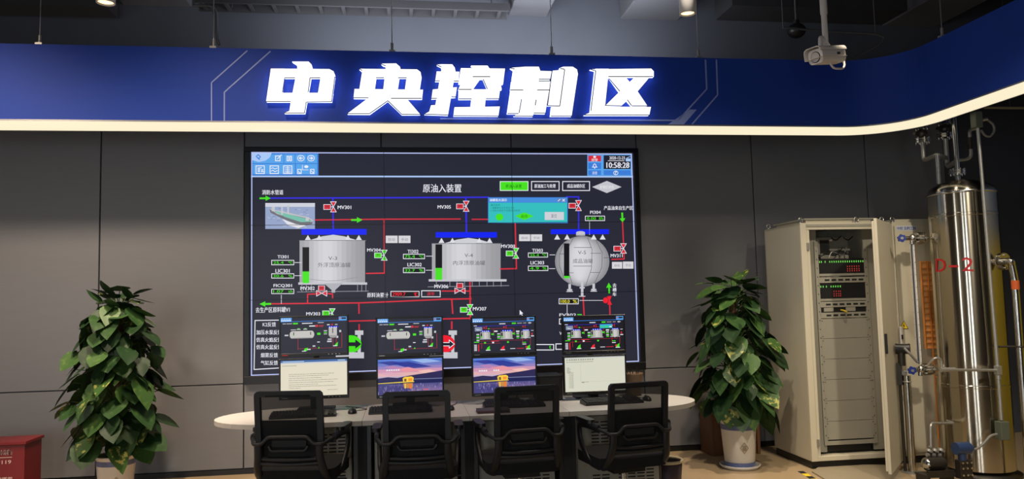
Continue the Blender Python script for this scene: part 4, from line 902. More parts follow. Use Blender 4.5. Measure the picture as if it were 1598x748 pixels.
for i, (x, y, a_, dz, lb_) in enumerate(CH):
    o = proto if i == 0 else copy_tree(proto)
    o.location = (x, y, 0); o.rotation_euler.z = math.radians(a_); o['label'] = lb_
    for ch in o.children:
        if ch.name.split('.')[0] in ('back_frame', 'mesh_back', 'lumbar_pad', 'back_bracket', 'lumbar_adjuster', 'armrest', 'seat', 'tilt_mechanism'): ch.location.z = dz

# ------------------------------------------------------------------ waste bin
t = thing('waste_bin', 'mesh waste bin with a pale rim on the floor by the rightmost chair', 'bin', (1.52, -1.55, 0))
q = MB(); q.lathe([(0, .004), (.095, .004), (.098, .0), (.122, .255), (.116, .255), (.092, .012), (0, .012)], (1.52, -1.55, 0), M_bin, 32); q.build('body', t)
q = MB(); q.tube([(1.52+.123*math.cos(k*math.pi/16), -1.55+.123*math.sin(k*math.pi/16), .262) for k in range(32)], .012, M_binrim, 8, True); q.build('rim', t)

# ------------------------------------------------------------------ red fire extinguisher box
t = thing('fire_extinguisher_box', 'red steel fire extinguisher box on the floor at the left edge of the photo', 'fire box', (-3.75, -.62, 0))
q = MB(); q.bx(-4.15, -3.36, -.74, -.46, .03, .47, M_red); q.bx(-4.12, -3.39, -.72, -.48, 0, .03, M_red); q.build('body', t, bevel=.004)
q = MB(); q.bx(-4.165, -3.345, -.755, -.45, .4705, .495, M_red); q.build('lid', t, bevel=.004)
q = MB(); fnb = lambda x0, x1, z0, z1: (lambda u, v: Vector((x0+(x1-x0)*u, -.7425, z0+(z1-z0)*v)))
write(q, '灭火器箱', M_whitep, fnb(-3.72, -3.45, .395, .437), .003); q.bx(-3.75, -3.45, -.743, -.7405, .375, .378, M_whitep)
write(q, '火警电话119', M_whitep, fnb(-3.74, -3.455, .325, .362)); write(q, '消防器材严禁挪用', M_whitep, fnb(-3.76, -3.445, .20, .228)); write(q, '请保持清洁', M_whitep, fnb(-3.68, -3.48, .14, .17)); q.build('printed_lettering', t)

# ------------------------------------------------------------------ potted plants
def leaf(mb, p, d, size, m, droop, twist):
    """heart-shaped leaf from its stalk end p along d"""
    d = d.normalized(); sidev = d.cross(Vector((0, 0, 1)));  sidev = sidev.normalized() if sidev.length > .05 else Vector((1, 0, 0))
    sidev = (Matrix.Rotation(twist, 3, d) @ sidev); nrm = sidev.cross(d).normalized()
    ws = [(.0, -.06, .10), (.10, -.02, .36), (.28, .0, .47), (.5, .0, .43), (.72, .0, .29), (.90, .0, .11), (1.0, .0, .0)]
    rows = []
    for t_, off, wd in ws:
        c_ = p+d*(t_*size)+Vector((0, 0, -droop*size*t_*t_))
        b_ = p+d*((t_+(off if t_ < .2 else 0))*size)+Vector((0, 0, -droop*size*t_*t_))
        rows.append([b_-sidev*wd*size*.95-nrm*.0+nrm*.10*size*wd*2*.5, b_-sidev*wd*size*.5+nrm*.07*size*wd, c_, b_+sidev*wd*size*.5+nrm*.07*size*wd, b_+sidev*wd*size*.95+nrm*.10*size*wd*2*.5])
    vs_ = [q_ for r_ in rows for q_ in r_]; fs = [(i*5+k, i*5+k+1, (i+1)*5+k+1, (i+1)*5+k) for i in range(len(rows)-1) for k in range(4)]
    mb.add(vs_, fs, m, True)
def plant(name, label, x, y, z0, ztop, prof, n, seed, size):
    rr = random.Random(seed); t = thing(name, label, 'plant', (x, y, 0), 'potted pothos plants')
    fo = MB(); stm = MB()
    stm.cyl((x, y, z0-.06), (x, y, ztop-.12), .028, M_wood, seg=12)
    for k in range(5):
        a0 = k*1.25; stm.tube([(x+(.035+.012*math.sin(zz*3))*math.cos(a0+zz*2.2), y+(.035)*math.sin(a0+zz*2.2), z0-.05+(ztop-z0-.15)*zz/6) for zz in range(7)], .007, M_stem, 6)
    for i in range(n):
        u = (i+.5)/n; z = z0-.02+(ztop-z0-.02)*(u**.92); a = i*2.399963+rr.uniform(-.4, .4)
        R_ = prof(u, a)*rr.uniform(.55, 1.0); sz = size*rr.uniform(.75, 1.2)*(1-.25*u)
        out = Vector((math.cos(a), math.sin(a), 0)); base = Vector((x, y, z+sz*.45))+out*max(.02, R_-sz*.35)
        d = out*rr.uniform(.25, .8)+Vector((rr.uniform(-.3, .3), rr.uniform(-.3, .3), rr.uniform(-1.0, -.35)+(.8 if u > .92 else .25 if u > .75 else 0)))
        if math.sin(a) > .75 and rr.random() < .3: continue
        stm.tube([(x+.03*math.cos(a), y+.03*math.sin(a), z-.03), tuple((Vector((x, y, z-.02))+base)/2+Vector((0, 0, .02))), tuple(base)], .0035, M_stem, 5)
        k = rr.random(); m = LEAF[0] if k < .36 else LEAF[1] if k < .66 else LEAF[2] if k < .84 else LEAF[3]
        if rr.random() < .007 and z < z0+.35: m = LEAFY; sz *= .55
        leaf(fo, base, d, sz, m, rr.uniform(-.15, .25), rr.uniform(-.45, .45))
    fo.build('foliage', t); stm.build('stems', t); return t
PLX, PLY = -2.69, -.74
t = plant('potted_plant', 'tall leafy pothos in a white pot beside the red box', PLX, PLY, .36, 1.60, lambda u, a: (.31+.09*math.sin(u*3.1))*(1.05-.86*max(0, u-.35)**1.15), 210, 3, .215)
def pot(t, x, y, h, r0, r1, diamond, saucer):
    q = MB(); q.lathe([(0, .012), (r0*.95, .012), (r0, .02), (r0+(r1-r0)*.7, h*.7), (r1, h-.012), (r1+.006, h), (r1-.012, h), (r1-.02, h-.03), (0, h-.04)], (x, y, 0), M_pot, 40); po = q.build('pot', t)
    q = MB(); rz = lambda z: r0+(r1-r0)*(z/h)+.0022
    q.lathe([(rz(h*.80), h*.80), (rz(h*.91), h*.91)], (x, y, 0), M_potblue, 40); q.build('blue_band', po); q = MB(); q.lathe([(rz(h*.06), h*.06), (rz(h*.14), h*.14)], (x, y, 0), M_potblue, 40); q.build('blue_band', po)
    q = MB(); q.lathe([(r1-.022, h-.028), (0, h-.024)], (x, y, 0), M_soil, 24); q.build('soil', t)
    def on(a, z): return Vector((x+(rz(z)+.001)*math.cos(a), y+(rz(z)+.001)*math.sin(a), z))
    ac = math.radians(-90) if diamond is None else diamond; q = MB(); zc = h*.45; n = 8
    for ra, rb in ((1, .82),):
        A = [(math.cos(k*math.pi/2), math.sin(k*math.pi/2)) for k in range(4)]
        for k in range(4):
            for j in range(4):
                P1 = [A[k][i]*(1-j/4)+A[(k+1) % 4][i]*j/4 for i in (0, 1)]; P2 = [A[k][i]*(1-(j+1)/4)+A[(k+1) % 4][i]*(j+1)/4 for i in (0, 1)]
                q.quad([on(ac+P1[0]*.27*ra, zc+P1[1]*.05*ra), on(ac+P2[0]*.27*ra, zc+P2[1]*.05*ra), on(ac+P2[0]*.27*rb, zc+P2[1]*.05*rb), on(ac+P1[0]*.27*rb, zc+P1[1]*.05*rb)], M_potgold)
    write(q, '福', M_potgold, lambda u, v: on(ac+(u-.5)*.26, zc+(v-.5)*.05), .03); q.build('emblem', po)
    if saucer:
        q = MB(); q.lathe([(0, .0), (r0+.025, .0), (r0+.05, .03), (r0+.045, .034), (r0+.02, .011), (0, .011)], (x, y, 0), M_pot, 40); q.build('saucer', t)
pot(t, PLX, PLY, .36, .115, .145, math.radians(-70), True)
PRX, PRY = 2.44, -.80
t2 = plant('potted_plant', 'leafy pothos in a white pot and saucer beside the open grey cabinet', PRX, PRY, .42, 1.60, lambda u, a: (.33+.06*math.sin(u*3.1))*(1.05-.72*max(0, u-.45)**1.1), 190, 11, .225)
pot(t2, PRX, PRY, .42, .125, .155, math.radians(-96), True)
t = thing('wooden_stand', 'brown wooden box stand against the wall behind the right potted plant', 'stand', (2.62, -.2, 0))
q = MB(); q.bx(2.38, 2.41, -.33, -.06, 0, .40, M_wood); q.bx(2.83, 2.86, -.33, -.06, 0, .40, M_wood); q.bx(2.41, 2.83, -.31, -.29, 0, .37, M_wood); q.build('side_boards', t, bevel=.003)
q = MB(); q.bx(2.37, 2.87, -.34, -.05, .4005, .42, M_wood); q.build('top_board', t, bevel=.003)
# ------------------------------------------------------------------ control cabinets
def eyebolt(t, x, y, z):
    q = MB(); q.cyl((x, y, z+.0005), (x, y, z+.012), .016, M_chrome); q.tube([(x+.019*math.cos(k*math.pi/8), y, z+.03+.019*math.sin(k*math.pi/8)) for k in range(16)], .006, M_chrome, 8, True); q.build('eyebolt', t)
AX0, AX1, AY0, AY1, AZ0, AZ1 = 2.985, 3.835, -1.017, -.36, .065, 2.105
t = thing('control_cabinet', 'open cream control cabinet with two racks of lit modules inside', 'cabinet', ((AX0+AX1)/2, (AY0+AY1)/2, 0))
q = MB(); q.bx(AX0+.01, AX1-.01, AY0+.015, AY1-.01, 0, AZ0-.0005, M_black); q.build('plinth', t)
q = MB()
q.bx(AX0, AX0+.02, AY0, AY1, AZ0, AZ1, M_cream); q.bx(AX1-.02, AX1, AY0, AY1, AZ0, AZ1, M_cream); q.bx(AX0, AX1, AY1-.02, AY1, AZ0, AZ1, M_creamd)
q.bx(AX0, AX1, AY0, AY1, AZ1-.02, AZ1, M_cream); q.bx(AX0, AX1, AY0, AY1, AZ0, AZ0+.02, M_cream); q.build('body', t, bevel=.003)
q = MB(); q.bx(AX0, AX0+.055, AY0-.014, AY0, AZ0, AZ1, M_cream); q.bx(AX0+.057, AX0+.085, AY0-.008, AY0+.03, AZ0, AZ1-.05, M_cream)
q.bx(AX1-.07, AX1, AY0-.01, AY0, AZ0, AZ1, M_cream); q.bx(AX0+.055, AX1-.07, AY0-.012, AY0, AZ1-.06, AZ1, M_cream); q.bx(AX0+.055, AX1-.07, AY0-.018, AY0-.012, AZ1-.035, AZ1-.012, M_creamd)
q.bx(AX0+.055, AX1-.07, AY0-.01, AY0+.02, AZ0, AZ0+.04, M_cream); q.build('front_frame', t, bevel=.003)
for z in (1.90, .22): 
    q = MB(); q.bx(AX0+.048, AX0+.072, AY0-.022, AY0-.008, z-.03, z+.03, M_galv); q.build('hinge_catch', t)
q = MB(); q.bx(AX0+.09, AX1-.14, AY0+.05, AY1-.06, AZ1+.0005, AZ1+.03, M_cream); q.bx(AX0+.07, AX1-.12, AY0+.035, AY1-.04, AZ1+.03, AZ1+.045, M_creamd); q.build('roof_cover', t, bevel=.003)
for x, y in ((AX0+.03, AY0+.03), (AX0+.03, AY1-.03), (AX1-.05, AY0+.03), (AX1-.3, AY0+.02)): eyebolt(t, x, y, AZ1)
YR = -.88; rx = lambda p, yy=500: aty(p, yy, YR).x
RX0, RX1 = rx(1277, 420), rx(1349, 420)
q = MB(); q.bx(AX0+.085, RX0-.002, YR+.01, YR+.03, AZ0+.04, AZ1-.05, M_creamd); q.bx(RX1+.002, AX1-.02, YR+.01, YR+.03, AZ0+.04, AZ1-.05, M_creamd)
for x0, x1 in ((RX0-.03, RX0+.004), (RX1-.004, RX1+.03)):
    q.bx(x0, x1, YR-.004, YR+.012, .2, 1.95, M_creamd)
    for k in range(22): q.cyl(((x0+x1)/2, YR-.004, .25+k*.077), ((x0+x1)/2, YR-.007, .25+k*.077), .004, M_ink, seg=8)
q.build('mounting_rails', t)
zz = lambda y: aty(1312, y, YR).z
def modules(z1, z0, greens, reds, nm):
    r = MB(); r.bx(RX0+.004, RX1-.004, YR-.002, YR+.2, z0, z1, M_rack)
    for k in range(20): r.bx(RX0+.012+k*(RX1-RX0-.02)/20, RX0+.0135+k*(RX1-RX0-.02)/20, YR-.0035, YR-.002, z0+.01, z1-.01, M_slot)
    r.bx(RX0+.004, RX1-.004, YR-.006, YR-.002, z0-.02, z0, M_creamd); ro = r.build('module_rack', t)
    g = MB()
    for u in greens: g.bx(RX0+(RX1-RX0)*u, RX0+(RX1-RX0)*u+.007, YR-.005, YR-.0036, z1-.034, z1-.018, px(120, 225, 90))
    for u in reds:
        for s in (0, .022, .04): g.bx(RX0+(RX1-RX0)*u, RX0+(RX1-RX0)*u+.005, YR-.005, YR-.0036, z1-.075-s, z1-.064-s, px(200, 60, 55))
    g.build('status_lights', ro)
modules(zz(404), zz(427), [.02, .06, .14]+[.24+.048*k for k in range(16)], [.62+.05*k for k in range(6)], 1)
modules(zz(442.5), zz(466), [.02, .07, .14, .24, .29, .34, .39, .44], [.30, .35, .40, .44], 2)
def vent(z):
    v = MB(); v.bx(RX0-.004, RX1+.004, YR-.008, YR-.002, z-.025, z+.025, M_creamd)
    for k in range(6): v.bx(RX0+.05+k*.065, RX0+.095+k*.065, YR-.0095, YR-.0075, z-.008, z+.008, M_slot)
    v.build('vent_panel', t, bevel=.001)
vent(zz(437)); vent(zz(475)); vent(zz(492))
q = MB(); q.bx(RX0+.01, RX1-.01, YR, YR+.15, zz(488), zz(479), M_rack)
q.bx(RX0+.03, RX0+.12, YR-.006, YR, zz(486), zz(480), M_creamd); q.bx(RX0+.24, RX0+.33, YR-.006, YR, zz(486), zz(480), M_creamd); q.build('network_switch', t)
q = MB(); q.tube(bend([(RX0+.19, YR-.006, zz(484)), (RX0+.2, YR-.05, zz(485)), (RX0+.23, YR-.045, zz(488)), (RX0+.22, YR-.01, zz(486))], .03), .006, mat('yellow_cable', (220, 190, 40), .5), 8); q.build('patch_cable', t)
q = MB(); zb = [zz(497), zz(528), zz(560), zz(592), zz(625), zz(657), zz(686)]
for z1, z0 in zip(zb[:-1], zb[1:]):
    bp = MB(); bp.bx(RX0-.004, RX1+.004, YR-.006, YR+.006, z0+.0015, z1-.0015, M_creamd)
    for x in (RX0+.006, RX1-.006):
        for z in (z0+.02, z1-.02): bp.cyl((x, YR-.006, z), (x, YR-.008, z), .004, M_ink, seg=8)
    bp.build('blanking_panel', t)
q = MB(); q.bx(RX0-.03, RX1+.03, YR-.006, YR+.006, .165, .20, M_creamd); q.bx(RX0, RX1, YR+.04, YR+.05, .10, .24, M_black); q.build('lower_sill', t)
# upper compartment: a small power unit, a bracket and loose cables
q = MB(); za = zz(402); zt_ = zz(368)
q.bx(RX0+.01, RX1-.01, YR+.22, YR+.24, za, zt_, M_creamd); q.bx(RX0+.06, RX0+.15, YR+.06, YR+.2, za+.05, za+.16, M_black); q.bx(RX0+.03, RX0+.06, YR+.06, YR+.2, za+.03, za+.17, M_galv); q.bx(RX0+.155, RX0+.175, YR+.05, YR+.08, za+.15, za+.165, M_whitep); q.bx(RX0+.18, RX1-.03, YR+.15, YR+.17, za+.07, za+.09, M_galv); q.build('power_unit', t)
q = MB()
for k in range(3): q.tube(bend([(RX0+.02+.1*k, YR+.02, za+.005), (RX0+.1+.05*k, YR+.02, za+.04+.02*k), (RX0+.2+.08*k, YR+.05, za+.01), (RX0+.3+.04*k, YR+.1, za+.09)], .06), .005, (M_black, M_galv, M_ink)[k], 6)
for k in range(2): q.tube(bend([(RX0+.2+.12*k, YR+.1, zt_-.01), (RX0+.24+.12*k, YR+.1, zt_-.04), (RX0+.29+.12*k, YR+.1, zt_-.0)], .03), .006, M_black, 6)
q.build('loose_cables', t)
# open door, nearly edge-on
H = Vector((AX1-.015, AY0-.034, 0)); TP = Vector((3.325, -1.585, 0)); dv = (TP-H); ln = dv.length; ang = math.atan2(dv.y, dv.x)
MD = Matrix.Translation((H.x, H.y, 0)) @ Matrix.Rotation(ang, 4, 'Z')
q = MB(); q.bx(0, ln, -.012, .012, AZ0+.0, AZ1-.02, M_cream, MD)
q.bx(0, .03, -.028, -.012, AZ0+.02, AZ1-.04, M_cream, MD); q.bx(ln-.03, ln, -.028, -.012, AZ0+.02, AZ1-.04, M_cream, MD); q.bx(.03, ln-.03, -.028, -.012, AZ1-.07, AZ1-.04, M_cream, MD); q.bx(.03, ln-.03, -.028, -.012, AZ0+.02, AZ0+.05, M_cream, MD)
do = q.build('door', t, bevel=.003)
q = MB(); q.bx(ln-.06, ln-.035, .0125, .03, 1.0, 1.16, M_black, MD); q.build('handle', do, bevel=.003)
BX0, BX1 = 3.858, 4.66
t = thing('control_cabinet', 'closed cream control cabinet with a yellow warning triangle behind the steel tank', 'cabinet', ((BX0+BX1)/2, (AY0+AY1)/2, 0))
q = MB(); q.bx(BX0+.01, BX1-.01, AY0+.015, AY1-.01, 0, AZ0-.0005, M_black); q.build('plinth', t)
q = MB(); q.bx(BX0, BX1, AY0, AY1, AZ0, AZ1, M_cream); q.build('body', t, bevel=.003)
q = MB(); q.bx(BX0+.012, BX1-.012, AY0-.02, AY0-.001, AZ0+.03, AZ1-.035, M_cream); dB = q.build('door', t, bevel=.003)
q = MB(); q.bx(BX0+.06, BX1-.05, AY0+.05, AY1-.06, AZ1+.0005, AZ1+.03, M_cream); q.build('roof_cover', t, bevel=.003)
for x, y in ((BX0+.03, AY0+.03), (BX1-.03, AY0+.03)): eyebolt(t, x, y, AZ1)
YB = AY0-.0205; fb = lambda x0, y0, x1, y1, o=.001: (lambda u, v: aty(x0+(x1-x0)*u, y1+(y0-y1)*v, YB-o))
q = MB(); q.quad([aty(x, y, YB-.0006) for x, y in ((1399, 360), (1430, 360), (1430, 352.5), (1399, 352.5))], mat('label_strip', (205, 208, 214), .5))
M_logo = mat('logo_blue', (40, 70, 160), .5); write(q, '中控', M_logo, fb(1400, 354, 1409, 359), .03); write(q, 'SUPCON', M_logo, fb(1411, 354, 1429, 359), .01); q.build('logo_label', dB)
q = MB(); tri = lambda k, o: [aty(1410.5+dx*k, 508.5+dy*k, YB-o) for dx, dy in ((-7.5, 5.5), (7.5, 5.5), (0, -8))]
q.quad(tri(1, .0008), M_ink); q.quad(tri(.82, .0012), M_yellow); q.quad([aty(x, y, YB-.0016) for x, y in ((1409.3, 508.5), (1411, 510), (1410, 513), (1412.3, 508.8), (1410.8, 507.8), (1412, 504.5))], M_ink); q.build('warning_triangle', dB)
q = MB(); p = aty(1405.5, 526, YB); q.bx(p.x-.016, p.x+.016, YB-.02, YB-.0005, p.z-.09, p.z+.09, M_cam); q.bx(p.x-.008, p.x+.008, YB-.026, YB-.02, p.z-.02, p.z+.02, M_ink); q.build('door_lock', dB, bevel=.002)
# orange bars modelled in place of a reflection on the closed cabinet
t = thing('orange_reflection', 'narrow ladder-shaped orange reflection modelled on the closed cabinet beside the level gauge', 'reflection', (4.22, -1.08, 0))
q = MB(); yl = -1.085
pa, pb, pc = aty(1436.5, 408, yl), aty(1447, 408, yl), aty(1457, 408, yl); pz = aty(1448, 592, yl).z
for x in (pa.x, pb.x): q.cyl((x, yl, pz if x > pa.x else aty(1440, 545, yl).z), (x, yl, pa.z), .006, M_orange, seg=8)
q.cyl((pc.x, yl, .0), (pc.x, yl, pa.z), .007, M_orange, seg=8); q.cyl((pb.x, yl, 0), (pb.x, yl, pz), .006, M_orange, seg=8); q.build('upright_bars', t)
q = MB(); z = pa.z-.01
for k in range(22):
    q.cyl((pa.x if z > aty(1440, 545, yl).z else pb.x, yl, z), (pc.x, yl, z), .004, M_orange, seg=6); z -= .05
q.bx(pa.x-.006, pc.x, yl+.006, yl+.012, aty(1440, 545, yl).z, pa.z, mat('pale_orange_backing', (226, 164, 100), .6)); q.build('cross_bars', t)

# ------------------------------------------------------------------ stainless tank D-2
TX_, TY_, TR_ = 4.21, -1.45, .257; TZ1 = 2.295
t = thing('steel_tank', 'polished stainless steel tank lettered D-2 at the right edge', 'tank', (TX_, TY_, 0))
q = MB(); q.lathe([(TR_, .055), (TR_, TZ1)], (TX_, TY_, 0), M_stain, 96)
for z_ in (.718, 2.11):
    for p_, q_ in (((TR_, z_-.013), (TR_+.004, z_-.009)), ((TR_+.004, z_-.009), (TR_+.004, z_+.009)), ((TR_+.004, z_+.009), (TR_, z_+.013))): q.lathe([p_, q_], (TX_, TY_, 0), M_stain, 96)
q.build('shell', t)
q = MB(); q.lathe([(TR_, TZ1)]+[(TR_*math.cos(math.radians(a)) if a < 90 else .0, TZ1+.118*math.sin(math.radians(a))) for a in range(0, 91, 6)], (TX_, TY_, 0), M_stain, 96); q.lathe([(TR_+.001, TZ1-.012), (TR_+.004, TZ1-.008), (TR_+.004, TZ1+.008), (TR_+.001, TZ1+.012)], (TX_, TY_, 0), M_stain2, 96); q.build('domed_head', t)
q = MB(); q.lathe([(0, 0), (TR_+.04, 0), (TR_+.04, .02), (TR_-.02, .024), (TR_-.02, .054), (0, .054)], (TX_, TY_, 0), M_iron, 64); q.build('base_ring', t)
def ont(x, y, o=.003):
    d = _ray(x, y); ox, oy = CAM.x-TX_, CAM.y-TY_; r_ = TR_+o
    A = d.x**2+d.y**2; B = 2*(ox*d.x+oy*d.y); C_ = ox*ox+oy*oy-r_*r_; D = B*B-4*A*C_
    return CAM+d*((-B-math.sqrt(max(D, 0)))/(2*A))
q = MB()
for s, x0, y0, x1, y1 in (('D', 1460.5, 404, 1475.5, 424.5), ('-', 1480.5, 414.2, 1495.5, 417.4), ('2', 1501.5, 402, 1519, 423.5)):
    write(q, s, M_redtext, lambda u, v, x0=x0, y0=y0, x1=x1, y1=y1: ont(x0+(x1-x0)*u, y1+(y0-y1)*v), .03 if s != '-' else 0)
q.build('painted_number', t)
def flange(mb, p, d, r=.05, m=None, th=.016, bolts=6):
    m = m or M_stain2; p = Vector(p); d = Vector(d).normalized()
    mb.cyl(p-d*th-d*.002, p-d*.002, r, m, seg=24); mb.cyl(p+d*.002, p+d*(th+.002), r, m, seg=24)
    e1 = d.orthogonal().normalized(); e2 = d.cross(e1)
    for k in range(bolts):
        a = 2*math.pi*(k+.5)/bolts; c_ = p+(e1*math.cos(a)+e2*math.sin(a))*r*.76; mb.cyl(c_-d*(th+.014), c_+d*(th+.014), .008, m, seg=8)
# vent pipework over the dome
t = thing('vent_pipework', 'stainless pipes with flanged valves rising from the top of the steel tank', 'pipe', (TX_, TY_, TZ1+.13))
Yp = TY_; Yv = -1.18
def tq(x, y, Y): return aty(x, y, Y)
a = tq(1495, 280, Yp)
q = MB(); q.cyl((a.x, Yp, TZ1+.1185), (a.x, Yp, 3.5), .021, M_stain2); q.build('centre_pipe', t)
q = MB(); z = tq(1495, 269, Yp).z; flange(q, (a.x, Yp, z), (0, 0, 1), .066); q.build('flange', t)
L0 = tq(1465, 284, Yp); zc = tq(1463, 242, Yp).z
q = MB(); q.cyl((L0.x, Yp, TZ1+.119*math.sqrt(max(0, 1-((abs(L0.x-TX_)-.019)/TR_)**2))), (L0.x, Yp, zc), .018, M_stain2); q.build('left_riser', t)
W0 = tq(1441, 243, Yv); V0 = tq(1477, 240, Yv)
q = MB(); q.tube(bend([(W0.x, Yv, zc+.22), (W0.x, Yv, zc+.0), (L0.x, Yp, zc+.0), (V0.x-.02, Yv-.02, zc+.02)], .045), .019, M_galv); q.build('cross_pipe', t)
za = tq(1491, 252, Yp).z
q = MB(); q.tube(bend([(V0.x, Yv, za+.25), (V0.x, Yv, za), (a.x, Yp, za)], .06), .021, M_galv)
G = tq(1513, 246, Yp); q.tube(bend([(a.x, Yp, za+.005), (G.x, Yp-.02, za+.02), (G.x, Yp-.02, za+.27), (G.x+.075, Yp-.03, za+.275)], .05), .014, M_galv)
q.cyl((G.x, Yp-.02, za+.10), (G.x, Yp-.02, za+.20), .018, M_iron); q.cyl((G.x-.05, Yp-.02, za+.13), (G.x, Yp-.02, za+.13), .008, M_iron, seg=8); q.build('loop_pipe', t)
for X_, yf in ((W0.x, 220), (V0.x, 212)):
    q = MB(); zf = tq(1441 if yf == 220 else 1477, yf, Yv).z
    flange(q, (X_, Yv, zf), (0, 0, 1), .066); flange(q, (X_, Yv, zf+.12), (0, 0, 1), .058); q.cyl((X_, Yv, zf-.01), (X_, Yv, zf+.3), .028, M_iron); q.ell((X_, Yv, zf+.06), (.045, .045, .05), M_iron)
    q.cyl((X_, Yv, zf+.2), (X_, Yv, zf+.215), .07, M_iron); q.cyl((X_-.09, Yv-.02, zf+.06), (X_, Yv, zf+.06), .014, M_iron); q.build('valve', t)
# junction box with cable loop and its long pipe down the front of the tank
YJ = -1.765
t = thing('junction_box', 'grey-green junction box with a cable loop below the fascia', 'box', aty(1523, 190, YJ))
p = aty(1524, 188, YJ); q = MB(); q.bx(p.x-.033, p.x+.033, YJ-.03, YJ+.03, p.z-.062, p.z+.07, M_greenbox); q.build('box_body', t, bevel=.006)
q = MB(); pts = [aty(x, y, YJ+.02) for x, y in ((1531, 188), (1540, 186), (1551, 195), (1552, 205), (1545, 214), (1537, 212), (1531, 203))]; q.tube(bend(pts, .04), .009, mat('grey_cable', (120, 118, 112), .5), 8); q.cyl(pts[0], pts[1], .013, M_galv); q.build('cable', t)
t = thing('long_pipe', 'long thin steel pipe running down the front right of the steel tank', 'pipe', aty(1556, 560, YJ))
p0 = aty(1526, 201, YJ); p1 = aty(1557, 572, YJ); pb = aty(1562, 660, YJ)
q = MB(); q.cyl((p0.x, YJ, aty(1524, 188, YJ).z-.0625), (p1.x-.0, YJ, p1.z), .013, M_galv); q.build('upper_pipe', t)
q = MB(); q.box((p1.x, YJ, p1.z-.03), (.042, .04, .07), M_galv); q.cyl((p1.x, YJ, p1.z-.1), (p1.x, YJ, p1.z-.06), .018, M_galv); q.build('tee', t, bevel=.005)
q = MB(); q.cyl((p1.x, YJ, p1.z-.1), (p1.x, YJ, pb.z+.02), .012, M_galv); q.build('lower_pipe', t)
pl = aty(1470, 580, YJ); pm = aty(1550, 587, YJ)
q = MB(); q.tube([(pl.x, YJ, p1.z-.01), (p1.x-.02, YJ, p1.z-.03)], .011, M_galv); q.cyl((pl.x-.01, YJ, p1.z-.01), (pl.x+.11, YJ, p1.z-.013), .018, M_galv)
q.tube(bend([(pl.x, YJ, p1.z-.005), (pl.x-.0, YJ, p1.z+.075), (pl.x-.055, YJ, p1.z+.085), (pl.x-.075, YJ+.06, p1.z+.02)], .03), .009, M_galv); q.build('branch_pipe', t)
q = MB(); fz = aty(1562, 668, YJ).z; q.box((p1.x, YJ, fz-.02), (.075, .07, .14), M_greenbox); q.build('flow_box', t, bevel=.005)
q = MB(); q.tube(bend([aty(1556, 678, YJ), aty(1546, 680, YJ), aty(1533, 695, YJ), aty(1522, 703, YJ), aty(1505, 697, YJ)], .06), .010, mat('grey_cable', (120, 118, 112), .5), 8); q.build('cable', t)
# U pipe on the right of the tank
t = thing('drain_pipe', 'thick steel pipe bent down from a bolted flange on the right side of the tank', 'pipe', aty(1580, 500, -1.80))
pf = ont(1552, 409, .0); nrm = Vector((pf.x-TX_, pf.y-TY_, 0)).normalized(); q = MB(); q.cyl(pf+nrm*.0015, pf+nrm*.05, .03, M_stain2); flange(q, pf+nrm*.07, nrm, .068, bolts=4); q.build('flange', t)
yd = (pf+nrm*.13).y; e = aty(1582, 412, yd); q = MB(); q.tube(bend([pf+nrm*.08, pf+nrm*.14, (e.x-.02, yd-.0, e.z), (e.x, yd, e.z-.12), (e.x, yd, .0)], .07, 6), .027, M_stain2, 14); q.build('pipe', t)
q = MB(); q.lathe([(.0285, aty(1582, 452, yd).z), (.0285, aty(1582, 438, yd).z)], (e.x, yd, 0), M_orangemark, 20); q.build('orange_tape_mark', t)
cz = aty(1570, 542, yd).z; q = MB(); q.cyl((e.x+.03, yd, cz), (p1.x+.018, YJ+.0, cz), .008, M_iron, seg=8); q.tube([(e.x+.031*math.cos(k*math.pi/8), yd+.031*math.sin(k*math.pi/8), cz) for k in range(16)], .006, M_iron, 6, True); q.build('pipe_clamp', t)
# level gauge with its post
YG = -1.31
t = thing('level_gauge', 'level gauge with graduated tube and blue handwheels left of the steel tank', 'gauge', aty(1435, 738, YG).xy.to_3d())
g0 = aty(1431, 372, YG); gb = aty(1445, 582, YG); gx = aty(1429, 470, YG).x; ztop = g0.z-.05; zbot = aty(1440, 568, YG).z
q = MB(); q.bx(gx-.016, gx+.016, YG-.004, YG+.01, zbot, ztop, M_tube); q.bx(gx-.017, gx-.003, YG-.006, YG-.004, zbot, ztop, mat('gauge_dark_channel', (66, 70, 82), .3))
k = 0; z = zbot+.01
while z < ztop-.01:
    w_ = .03 if k % 10 == 0 else .018 if k % 5 == 0 else .010
    q.bx(gx-.020-w_*.5, gx-.018, YG-.007, YG-.005, z, z+.0022, M_ink); q.bx(gx+.0, gx+w_*.6, YG-.0075, YG-.0055, z, z+.0022, M_ink); k += 1; z += .0105
q.build('graduated_tube', t)
def handwheel(p, d, r, t):
    q = MB(); p = Vector(p); d = Vector(d).normalized(); e1 = d.orthogonal().normalized(); e2 = d.cross(e1); pts = []
    for k in range(40):
        a = 2*math.pi*k/40; rr_ = r*(1+.13*math.cos(a*6)); pts.append(p+(e1*math.cos(a)+e2*math.sin(a))*rr_)
    q.prism(pts, d*.022, M_bluev); q.cyl(p-d*.004, p+d*.028, .012, M_galv, seg=10); return q.build('handwheel', t, bevel=.003)
